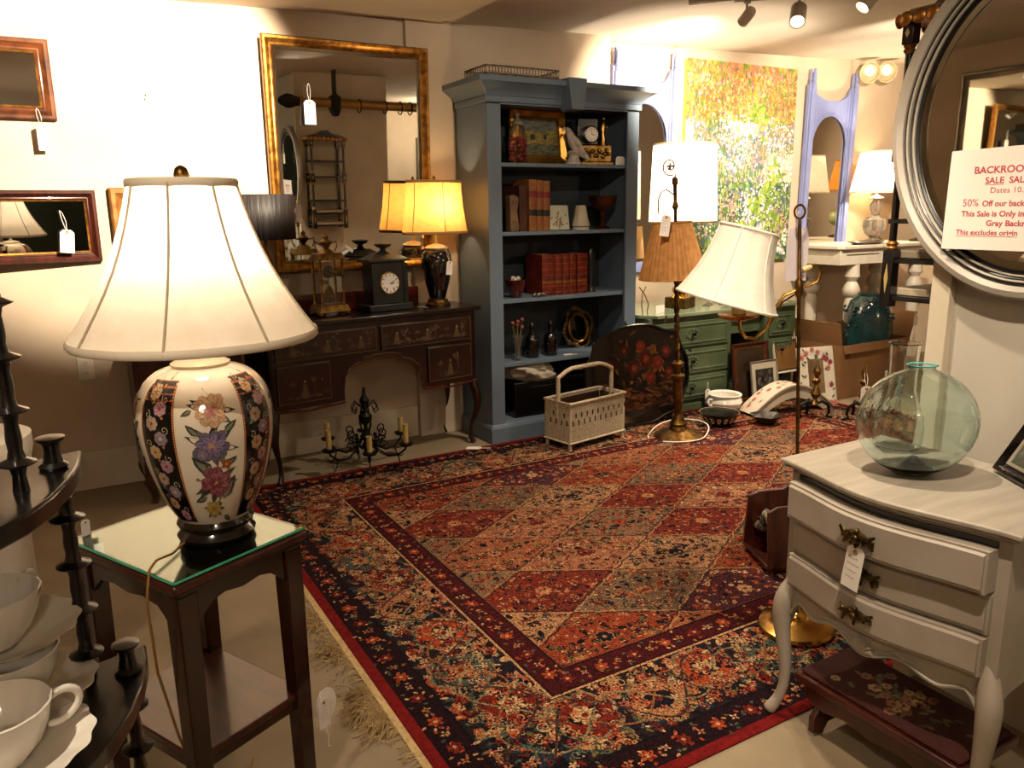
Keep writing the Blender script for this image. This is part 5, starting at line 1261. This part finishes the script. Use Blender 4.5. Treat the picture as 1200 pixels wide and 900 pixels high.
for sg_ in (-1,1): q.tube([(W/2+sg_*(.03+.012*i),fr(.5+sg_*(.03+.012*i)/W)-.004,zb(.5+sg_*(.03+.012*i)/W)+.014+.003*sin(i*2)) for i in range(9)],.0035,5)
q.build('carved_scroll',gcom,t)
def slab(b,u0,u1,z0,z1,o0,o1,n=24,inset=.0):
    P=[]
    for i in range(n+1):
        u=u0+(u1-u0)*i/n; f=fr(u)*1.02; P.append((W*u,f+o0,W*u,f+o1))
    vs=[]
    for x,y0,_,y1 in P: vs+=[(x,y0,z0),(x,y0,z1),(x,y1,z1-inset),(x,y1,z0+inset)]
    fs=[]
    for i in range(n):
        a=i*4; c=a+4
        for j in range(4): fs.append((a+j,a+(j+1)%4,c+(j+1)%4,c+j))
    fs+=[(3,2,1,0),(n*4,n*4+1,n*4+2,n*4+3)]
    b.add(vs,fs)
brz=M('ornate_bronze','#5d4a2a','#2e2412',rough=.35,metal=.9,scale=60)
for k,(z0,z1,pull) in enumerate(((.608,.703,.030),(.508,.598,0.0),(.412,.500,.012))):
    b=B(); slab(b,.045,.955,z0,z1,.02,-.010-pull); slab(b,.055,.945,z0+.004,z1-.004,-.009-pull,-.016-pull,inset=.006)
    d=b.build('drawer',gcom,t)
    if pull>.02: 
        q=B(); slab(q,.05,.95,z1+.0005,z1+.014,.03,-.004); q.build('gap_shade_strip',ebony,t)  # solid black strip imitating the shade in the gap under the top
    zc_=(z0+z1)/2; xh=W*.495; yf=fr(.495)*1.02-.016-pull; hb=B(); r=random.Random(k+4)
    for sg_ in (-1,1):
        hb.tube([(xh,yf-.008,zc_),(xh+sg_*.014,yf-.014,zc_+.010),(xh+sg_*.030,yf-.010,zc_+.004),(xh+sg_*.043,yf-.006,zc_+.014)],[.010,.009,.007,.003],6)
        for j in range(7): hb.tube([(xh+sg_*.006*j,yf-.007,zc_),(xh+sg_*(.006*j+.008),yf-.013,zc_+r.uniform(-.022,.022))],[.006,.003],5)
    hb.ball(xh,yf-.014,zc_,.011,n=7); hb.ball(xh,yf-.012,zc_+.016,.008,n=6); hb.tube([(xh,yf-.008,zc_),(xh,yf-.012,zc_-.024)],[.007,.003],6)
    hb.build('ornate_handle',brz,d)
for x,y,sx_,sy_ in ((.014,.004,-1,-1),(W-.014,.004,1,-1),(.02,D-.04,-.6,.4),(W-.02,D-.04,.6,.4)):
    zf=.007 if (x<.1) else 0
    pts=[(.024,.024,.50),(.017,.017,.46),(.009,.009,.425),(.002,.002,.395),(-.010,-.010,.36),(-.014,-.014,.315),(-.008,-.008,.24),(.002,.002,.16),(.001,.001,.09),(-.010,-.010,.045),(-.022,-.022,.018),(-.026,-.026,zf)]
    rr_=[.004,.011,.018,.0235,.028,.027,.021,.0165,.0145,.0145,.019,.018]
    q=B(); q.at(x,y,0).tube([(-a*sx_,-b_*sy_,c_) for a,b_,c_ in pts],rr_,12); q.build('leg',gcom,t,subsurf=1)
price_tag('white price tag with blue handwriting tied to the top commode handle',(1.522,1.060,.632),-pi/2,.046,.108,hang=(.0,.0,.022),lines=4,ink=inkb,ry=.12)
# things on the commode
aq=M('aqua_bubble_glass','#f1fbf8','#e6f6f2',rough=.02,trans=1,ior=1.45,scale=6,bump=.10,bscale=22)
aqd=M('aqua_thick_glass','#6fd6d0','#3fb3b0',rough=.08,trans=.25,scale=20,bump=.4,bscale=60)
t=thing('glass_bottle','big round aqua blown glass bottle on the grey commode','bottle',(1.775,1.105,.7525),R(-32))
R_=.137
pr=[(0.001,.004),(.03,.001),(.046,.002)]+[(R_*sin(a),.130-R_*cos(a)*.96) for a in [R(25+5*i) for i in range(28)]]+[(.030,.262),(.030,.2685),(.036,.271)]
inn=[(r_-.0022 if r_>.004 else .001,z+(.004 if z<.02 else 0)) for r_,z in pr]
B().lathe(pr+[(.034,.2725)]+inn[::-1],56,cap=False,sx=1.03,sy=.80).build('glass_body',aq,t)
B().lathe([(0,.0085),(.036,.009),(.050,.018),(.036,.023),(.020,.036),(.008,.044),(0,.045)],28,cap=False,mod=lambda a,z:1+.05*cos(a*3+z*40),sy=.8).build('thick_base',aqd,t)
q=B(); q.tube([(.034*cos(a),.027*sin(a),.271) for a in [2*pi*i/28 for i in range(28)]],.0018,6,closed=True); q.build('aqua_lip',aqd,t)
t=thing('glass_carafe','clear glass carafe with wide straight neck behind the round bottle','carafe',(1.93,1.255,.7525))
pr=[(.05,.0),(.062,.01),(.066,.05),(.062,.09),(.045,.13),(.037,.16),(.0355,.22),(.038,.283),(.041,.288)]
B().lathe(pr+[(r_-.0022,z+.002) for r_,z in pr[::-1]],36,cap=False).build('glass_body',glass,t)
sil=M('dark_silver_frame','#4a4540','#1a1715',rough=.18,metal=.9,scale=9,stretch=(1,1,3),bump=.15,bscale=40)
framed('tabletop_picture','dark silver picture frame leaning beside the round glass bottle','frame',(1.905,.915,.754),.20,.28,.026,.018,sil,M('silver_trim','#a59c8c'),M('frame_glass','#8fa092','#b5bfae',rough=.06,metal=.9,scale=7),facename='glass',rz=R(-122),tilt=R(-30))
# footstool
ftw=M('footstool_wood','#42170d','#2a0d07',rough=.35,scale=9,coat=.2)
t=thing('footstool','dark wooden footstool with floral needlepoint top under the commode','footstool',(1.60,1.27,0),-pi/2)
FW,FD=.46,.235
B().box(0,FW,0,FD,.15,.175).build('top_board',ftw,t,bevel=.006)
B().box(.012,FW-.012,.012,FD-.012,.175,.187).build('needlepoint_pad',M('needlepoint','#451812','#2c0f0c',rough=.95,scale=220,bump=.3,bscale=300),t,bevel=.006)
for y in (0.012,FD-.028): B().wall([(.03,.15),(.03,.11),(.09,.095),(.15,.11),(FW/2,.10),(FW-.15,.11),(FW-.09,.095),(FW-.03,.11),(FW-.03,.15)],y,y+.014).build('apron',ftw,t,bevel=.002)
for x in (.045,FW-.065):
    q=B().wall([(0,.015),(0,.06),(.03,.09),(.02,.15),(FD-.05,.15),(FD-.06,.09),(FD-.03,.06),(FD-.03,.015),(FD-.07,0),(FD-.09,.03),(.06,.03),(.04,0)],0,.018)
    q.v=[(x+yy,xx+.015,max(z,.0)) for xx,yy,z in q.v]; q.build('end_board',ftw,t,bevel=.003)
A=Art(); r=random.Random(12)
for k in range(70):
    u=FW/2+r.gauss(0,.07); v=FD/2+r.gauss(0,.035)
    if not(.03<u<FW-.03 and .03<v<FD-.03): continue
    if k%3==0: A.flower(u,v,r.uniform(.011,.02),6,r.choice(('#a3784a','#8f5a45','#b5945f','#7d4a3a')),'#4a1f15',2,r.random(),.8)
    else: A.leaf(u,v,.03,.012,r.random()*6.3,r.choice(('#5a5535','#6b6340','#413f28')),1)
A.build('needlepoint_flowers',paint,lambda u,v,h:(u,v,.1875+h),t)
# ================================================================ LEFT WHATNOT WITH CUPS
t=thing('whatnot_shelf','black spool turned whatnot shelf with half round tiers at the left edge','shelf',(0,.9,0))
oy=-.9
ux,uy=-.84,-.5426; nx_,ny_=.5426,-.84
def tier(pts,z):
    B().prism([(x,y+oy) for x,y in pts],z-.020,z).build('tier_board',ebony,t,bevel=.003)
tier([(-.30,.895),(.004,.991),(-.001,.930),(-.010,.884),(-.026,.833),(-.047,.790),(-.075,.754),(-.11,.727),(-.16,.712),(-.22,.715),(-.27,.75),(-.30,.81)],1.14)
tier([(-.33,.81),(.041,.930),(.039,.890),(.030,.845),(.016,.802),(-.004,.761),(-.030,.724),(-.065,.690),(-.11,.664),(-.17,.650),(-.24,.655),(-.30,.69),(-.33,.75)],.915)
tier([(-.34,.80),(.052,.927),(.049,.88),(.036,.82),(.010,.76),(-.03,.70),(-.08,.66),(-.15,.635),(-.23,.64),(-.30,.68),(-.34,.74)],.58)
def spin(x,y,z0,z1,r_=.0095): B().at(x,y+oy,0).lathe(spindle_prof(z0,z1,r_,.055),14).build('spool_spindle',ebony,t)
spin(-.052,.866,1.14,1.45); spin(-.018,.888,.915,1.12); spin(.018,.880,.58,.895); spin(.020,.86,0,.56,.011)
spin(-.262,.835,1.14,1.45); spin(-.27,.80,.915,1.12); spin(-.29,.75,.58,.895); spin(-.29,.73,0,.56,.011)
for x,y,z in ((-.024,.930,1.14),(.019,.876,.915)):
    B().at(x,y+oy,z).lathe([(.013,0),(.0145,.003),(.0095,.007),(.0075,.020),(.0085,.027),(.0135,.031),(.014,.034),(.006,.035)],18).build('spool_knob',ebony,t)
def fl(k,a_=.03): return lambda a,z: 1+a_*cos(a*k)
def saucer(label,x,y,z,rz=0,tx=0):
    t=thing('saucer',label,'saucer',(x,y,z),rz,'white fluted saucers',tx)
    B().lathe([(.02,0),(.022,.003),(.045,.008),(.068,.020),(.0735,.0235),(.067,.022),(.044,.0115),(.02,.006),(0,.006)],126,cap=False,mod=lambda a,z:1+(.022*cos(a*14) if z>.012 else 0)).build('dish',china,t)
def cup(label,x,y,z,rz):
    t=thing('teacup',label,'teacup',(x,y,z),rz,'white fluted teacups')
    B().lathe([(.018,0),(.022,.003),(.024,.007),(.034,.019),(.042,.038),(.0455,.055),(.044,.056),(.040,.040),(.031,.021),(.018,.011),(0,.009)],112,cap=False,mod=lambda a,z:1+.006*cos(a*14)).build('bowl',china,t)
    q=B(); q.tube([(.041+.0,0,.046),(.050,0,.0515),(.059,0,.051),(.066,0,.045),(.067,0,.037),(.063,0,.029),(.055,0,.022),(.046,0,.020),(.037,0,.022)],[.004,.0042,.0045,.0045,.0042,.004,.0037,.0036,.004],10,sec=(1,.8)); q.build('handle',china,t,subsurf=1)
CX,CY=-.091,.866
saucer('white fluted saucer at the bottom of the rear cup stack',CX+.008,CY-.004,.9155)
cup('lower teacup of the rear stack, squeezed between two saucers',CX+.006,CY-.004,.9228,R(150))
saucer('upper white fluted saucer of the rear cup stack',CX,CY,.9795)
cup('topmost white fluted teacup on the rear stack',CX-.002,CY,.9868,R(55))
saucer('nearest white fluted saucer, at the bottom edge of the picture',-.090,.760,.9155)
cup('nearest white teacup with its loop handle to the right',-.092,.762,.9228,R(10))
# hobnail milk glass
t=thing('milk_glass_vase','white hobnail milk glass vase at the left edge of the upper tier','vase',(-.118,.89,1.1405))
q=B().lathe([(.026,0),(.036,.01),(.042,.035),(.038,.065),(.026,.085),(.032,.10)],28); q.build('body',china,t)
q=B()
for j in range(8):
    for k in range(20):
        a=2*pi*(k+.5*(j%2))/20; z=.008+.0105*j; rr_=.036+.004*sin(j*.5); q.ball(rr_*cos(a),rr_*sin(a),z,.0052,n=5)
q.build('hobnails',china,t)
t=thing('white_pedestal','white painted column pedestal behind the whatnot shelf','pedestal',(-.215,2.02,0))
B().lathe([(.13,0),(.13,.05),(.11,.07),(.10,.09),(.10,.82),(.12,.86),(.13,.90),(.13,.93)],32).build('column',white_paint,t)
# ================================================================ SIDE TABLE
t=thing('side_table','small mahogany side table with glass top and lower shelf','table',(.126,1.528,0),R(26))
TW,TD=.335,.40
q=B(); q.box(0,TW,0,TD,.678,.700); q.build('top',mahog2,t,bevel=.007)
B().box(.010,TW-.010,.010,TD-.010,.668,.678).build('top_moulding',mahog,t,bevel=.003)
B().box(.006,TW-.006,.006,TD-.006,.7004,.7075).build('glass_sheet',M('green_edge_glass','#e0f5ec','#d5f0e4',rough=.01,trans=1,ior=1.5,scale=1),t)
q=B()
ge=[(.006,.006),(TW-.006,.006),(TW-.006,TD-.006),(.006,TD-.006)]
for i in range(4):
    (x0,y0),(x1,y1)=ge[i],ge[(i+1)%4]; q.tube([(x0,y0,.704),(x1,y1,.704)],.0035,4)
q.build('green_glass_edge',M('green_glass_edge','#3f9a7a','#2f8568',rough=.15,coat=.5),t)
def apr(x0,x1,y,ax):
    L_=x1-x0; pts=[(x0,.668),(x0,.59),(x0+.03,.59),(x0+.05,.612),(x0+.07,.628),(x0+L_*.35,.635),(x0+L_*.5,.628),(x1-L_*.35,.635),(x1-.07,.628),(x1-.05,.612),(x1-.03,.59),(x1,.59),(x1,.668)]
    q=B(); q.wall(pts,y,y+.016)
    if ax: q.v=[(yy,xx,z) for xx,yy,z in q.v]
    q.build('apron',mahog,t,bevel=.002)
apr(.025,TW-.025,.018,0); apr(.025,TW-.025,TD-.034,0); apr(.025,TD-.025,.018,1); apr(.025,TD-.025,TW-.034,1)
for x,dx_ in ((.034,-1),(TW-.034,1)):
    for y,dy_ in ((.034,-1),(TD-.034,1)):
        q=B(); h0=.023; vs=[(x-h0,y-h0,.668),(x+h0,y-h0,.668),(x+h0,y+h0,.668),(x-h0,y+h0,.668)]
        ox,oy_=dx_*.002,dy_*.002; h1=.018
        vs+=[(x+ox-h1,y+oy_-h1,0),(x+ox+h1,y+oy_-h1,0),(x+ox+h1,y+oy_+h1,0),(x+ox-h1,y+oy_+h1,0)]
        q.add(vs,[(0,1,2,3),(7,6,5,4),(0,4,5,1),(1,5,6,2),(2,6,7,3),(3,7,4,0)]); q.build('leg',mahog,t,bevel=.003)
B().box(.022,TW-.022,.022,TD-.022,.285,.303).build('lower_shelf',mahog2,t,bevel=.003)
q=B()
for y in (.024,TD-.036): q.box(.03,TW-.03,y,y+.012,.262,.285)
for x in (.024,TW-.036): q.box(x,x+.012,.03,TD-.03,.262,.285)
q.build('shelf_apron',mahog,t,bevel=.002)
# ================================================================ BIG PORCELAIN LAMP
LX,LY=.246,1.742
t=thing('table_lamp','large floral porcelain jar lamp with white bell shade on the side table','lamp',(LX,LY,.708),R(0))
B().lathe([(.066,0),(.078,.002),(.082,.012),(.074,.020),(.070,.026),(.078,.032),(.081,.040),(.076,.050),(.074,.058),(.060,.060)],48).build('stand',M('black_carved_wood','#070505','#0b0808',rough=.15,coat=.8),t)
pc=M('porcelain','#d9cdbb','#d0c3b0',rough=.1,scale=4,coat=.8)
VP=[(.074,.050),(.088,.075),(.104,.110),(.120,.155),(.132,.205),(.1385,.250),(.138,.290),(.130,.325),(.114,.352),(.092,.370),(.066,.380),(.052,.384)]
def vr(z):
    for i in range(len(VP)-1):
        (r0,z0),(r1,z1)=VP[i],VP[i+1]
        if z0<=z<=z1:
            s=(z-z0)/(z1-z0); return r0+(r1-r0)*s
    return VP[-1][0] if z>VP[-1][1] else VP[0][0]
# smooth profile
sp=[]
for i in range(len(VP)-1):
    for k in range(4):
        s=k/4; p0=VP[max(i-1,0)];p1=VP[i];p2=VP[i+1];p3=VP[min(i+2,len(VP)-1)]
        f=lambda a,b_,c_,d:.5*((2*b_)+(-a+c_)*s+(2*a-5*b_+4*c_-d)*s*s+(-a+3*b_-3*c_+d)*s**3)
        sp.append((f(p0[0],p1[0],p2[0],p3[0]),f(p0[1],p1[1],p2[1],p3[1])))
sp.append(VP[-1]); VP=sp
B().lathe(VP,72).build('porcelain_jar',pc,t)
B().lathe([(.058,.383),(.060,.388),(.046,.396),(.030,.400),(.012,.404),(.009,.41),(.009,.50)],36).build('cap',M('cream_cap','#cfc0a8','#c5b59c',rough=.25,coat=.5),t)
A=Art(); r=random.Random(31)
A0=R(-96)   # direction of the front white panel centre
S_=.135           # metres of arc per radian in the drawing plane (u is an arc length)
def panel(u0,u1,z0,z1,col,l,n=10,m=26):
    for i in range(n):
        for j in range(m):
            a,b_=u0+(u1-u0)*i/n,u0+(u1-u0)*(i+1)/n; c_,d=z0+(z1-z0)*j/m,z0+(z1-z0)*(j+1)/m
            A.poly([(a,c_),(b_,c_),(b_,d),(a,d)],col,l)
per=2*pi*S_/4
for k in range(4):
    c_=per*(k+.5); hw=.036
    panel(c_-hw-.0045,c_+hw+.0045,.060,.368,'#8f3d1c',1)
    panel(c_-hw,c_+hw,.060,.366,'#0d0c10',2)
    for sgn in (-1,1):
        for j in range(56): A.ell(c_+sgn*(hw+.0022),.064+j*.0054,.0013,.0017,0,'#d9b56a',2.6,5)
    z=.078; j=0
    while z<.355:
        x=c_+(-.009 if j%2 else .010); col,ce=((('#b58a94','#8f3f4a'),('#c2a273','#a55a2a'),('#8f7f94','#d9b56a'),('#b59a84','#8f3f3a'))[j%4])
        A.flower(x,z,.0155,7,col,ce,4,r.random(),.75,edge='#5a4a4a'); z+=.030; j+=1
        A.curl(c_+(.020 if j%2 else -.020),z-.012,.0085,.0016,r.random()*6,'#b5a98a',3,1.1,(-1,1)[j%2])
        A.leaf(c_-(.014 if j%2 else -.016),z-.01,.016,.007,r.random()*6.3,'#6b7a5a',3.2)
        A.ell(c_+r.uniform(-.025,.025),z-.018,.003,.003,0,'#c27a3a',3.4,6)
for k in range(4):   # flower sprays on the white panels
    c_=per*k
    def P_(x,z): return (c_+x,z)
    A.stroke([P_(.004,.078),P_(.010,.12),P_(-.002,.16),P_(.010,.20),P_(.0,.25),P_(.004,.32)],.0022,'#3a3a2a',3)
    big=[(.006,.312,.033,('#c29a78','#cfae8c','#b57f78'),'#8a6a4a','#b55a5a'),(.0,.238,.037,('#6a6078','#7d7490','#8f6f86'),'#3b3548','#b58a6a'),(.004,.156,.036,('#8a4a56','#a0606a','#7d3a48'),'#4f2630','#c29a6a'),(-.008,.094,.021,('#b59650','#c2a565','#a8863f'),'#6b5428','#8f5a2a')]
    for x,z,rr_,co,ed,ce in big:
        for q_ in range(7): A.leaf(c_+x,z,rr_*r.uniform(1.2,1.55),rr_*.42,r.random()*6.3,r.choice(('#3f4636','#4a4a3a','#2e3328','#6b6a55')),3)
        A.peony(c_+x,z,rr_,co,ed,ce,5,r)
    A.peony(c_-.018,.222,.014,('#6a6078','#8a7f98','#8f6f86'),'#3b3548','#c2a06a',9,r)
    for x,z,th,ln in ((.018,.115,1.1,.060),(.0,.185,2.5,.048),(-.01,.18,2.2,.05),(.02,.19,.6,.035),(.025,.265,.7,.035),(-.022,.262,2.3,.034),(-.03,.315,3.6,.025),(-.02,.125,3.5,.032),(.02,.072,-.6,.03)):
        A.leaf(c_+x,z,ln,ln*.42,th,'#3c4034',4); A.leaf(c_+x,z,ln*.8,ln*.2,th,'#7a7a66',4.6)
    A.flower(c_+.026,.196,.012,5,'#8f4a2a','#c28a3a',5,0,.7); A.ell(c_-.034,.168,.004,.004,0,'#8a7a86',5)
    A.stroke([P_(-.034,.168),P_(-.016,.158)],.002,'#4a4a3a',4)
def vm(u,v,h):
    rr_=vr(min(.384,max(.052,v)))+h+.0006; a=A0+u/S_; return (rr_*cos(a),rr_*sin(a),v)
A.build('painted_flowers',paint_gloss,vm,t,eps=.00013)
whl=M('ivory_bell_shade','#f2e8d8','#ece1cf',rough=.8,sheer=.45,scale=30)
prof=[(.243,0),(.241,.008),(.225,.032),(.203,.066),(.180,.104),(.159,.144),(.141,.186),(.126,.228),(.113,.272),(.104,.309)]
shade(t,whl,prof,.444,ribs=8,ribm=M('beige_seam','#b5a792','#a99b86',rough=.8),rim=.0055,squash=.018,rimm=M('cream_trim','#ddd0bd','#d2c5b0',rough=.8))
q=B(); q.lathe([(.004,.752),(.006,.755),(.013,.760),(.0155,.770),(.012,.782),(.006,.787),(0,.789)],16); q.build('ball_finial',oldbrass,t)
q=B(); q.tube([(0,0,.75),(.104,0,.75)],.0015,4); q.tube([(0,0,.75),(-.052,.09,.75)],.0015,4); q.tube([(0,0,.75),(-.052,-.09,.75)],.0015,4); q.tube([(0,0,.50),(0,0,.755)],.003,6); q.build('shade_spider',oldbrass,t)
B().lathe([(.012,.46),(.014,.50),(.028,.55),(.03,.58),(.02,.61),(0,.62)],16).build('light_bulb',MATS['lit_bulb'],t)
bulb('lamp_light_big',(LX,LY,.708+.64),7,.035,(1,.86,.68))
q=B(); q.tube([(LX-.07,LY-.03,.716),(LX-.085,LY-.045,.713),(.145,1.670,.713),(.110,1.635,.720),(.094,1.605,.716),(.086,1.585,.69),(.080,1.578,.65),(.085,1.59,.50),(.11,1.60,.34),(.14,1.62,.2),(.19,1.66,.06),(.24,1.75,.006),(.30,1.9,.006)],.0028,6)
tag(q.build('lamp_cord',M('tan_cord','#8f6432','#7d5628',rough=.5)),'tan electric cord running from the porcelain lamp over the table edge','cord')
price_tag('small white price tag on the left corner of the glass table top',(-.005,1.885,.745),R(30),.02,.045,tilt=R(4),hang=(.004,0,-.030),lines=0)
tg=price_tag('white price tag with pink writing tied to the right table leg',(.428,1.648,.285),R(24),.032,.075,hang=(.0,.01,.015),lines=5)
B().at(.012,.006,-.022).wall([(.030*cos(a),.042*sin(a)) for a in [2*pi*i/20 for i in range(20)]],-.0005,.0005).build('round_backing_card',paperm,tg)
q=B(); q.tube([(0,-.002,-.075),(.006,-.003,-.10),(.003,-.003,-.125),(.008,-.004,-.13)],.0012,4); q.build('loose_string',stringm,tg)
# ================================================================ FAR SIDE OF THE ROOM (seen in the mirrors)
t=thing('curtain_rod','thick gold curtain rod with black brackets and rings hanging beyond the partition','curtain rod',(2.05,1.6,2.21))
q=B(); q.tube([(0,0,0),(1.5,0,0)],.04,14); q.build('pole',M('gold_rod','#a37a3a','#86602a',rough=.4,metal=.4),t)
B().at(0,0,0,ry=-pi/2).lathe([(.035,0),(.035,.03),(.05,.06),(.055,.11),(.03,.17),(0,.2)],12,mod=lambda a,z:1+.12*cos(a*6)).build('finial',iron,t)
for x in (.32,1.2): B().wall([(x-.006,.31),(x+.006,.31),(x+.006,.08),(x+.045,.05),(x+.045,-.05),(x+.02,-.11),(x-.01,-.11),(x-.045,-.05),(x-.045,.05),(x-.006,.08)],-.046,.046).build('bracket',iron,t)
for x in (.55,.8,.95,1.05): 
    q=B(); q.tube([(x,.056*cos(a),.056*sin(a)-.012) for a in [2*pi*i/16 for i in range(16)]],.006,5,closed=True); q.build('ring',iron,t)
framed('framed_picture','framed print in a grey mat on the wall opposite the gold mirror','picture',(5.15,-2.19,1.15),.7,.95,.05,.03,M('pewter_frame','#6b6356','#554e43',rough=.4,metal=.4),None,M('print_paper','#8f8a7d','#5a4a3a',rough=.6,scale=3),facename='print',rz=pi)
framed('framed_mirror','tall silver framed mirror on the left wall seen only by reflection','mirror',(-1.295,3.0,1.30),.62,.95,.05,.03,M('silver_frame','#8a8378','#6f685d',rough=.3,metal=.7),None,rz=pi/2)
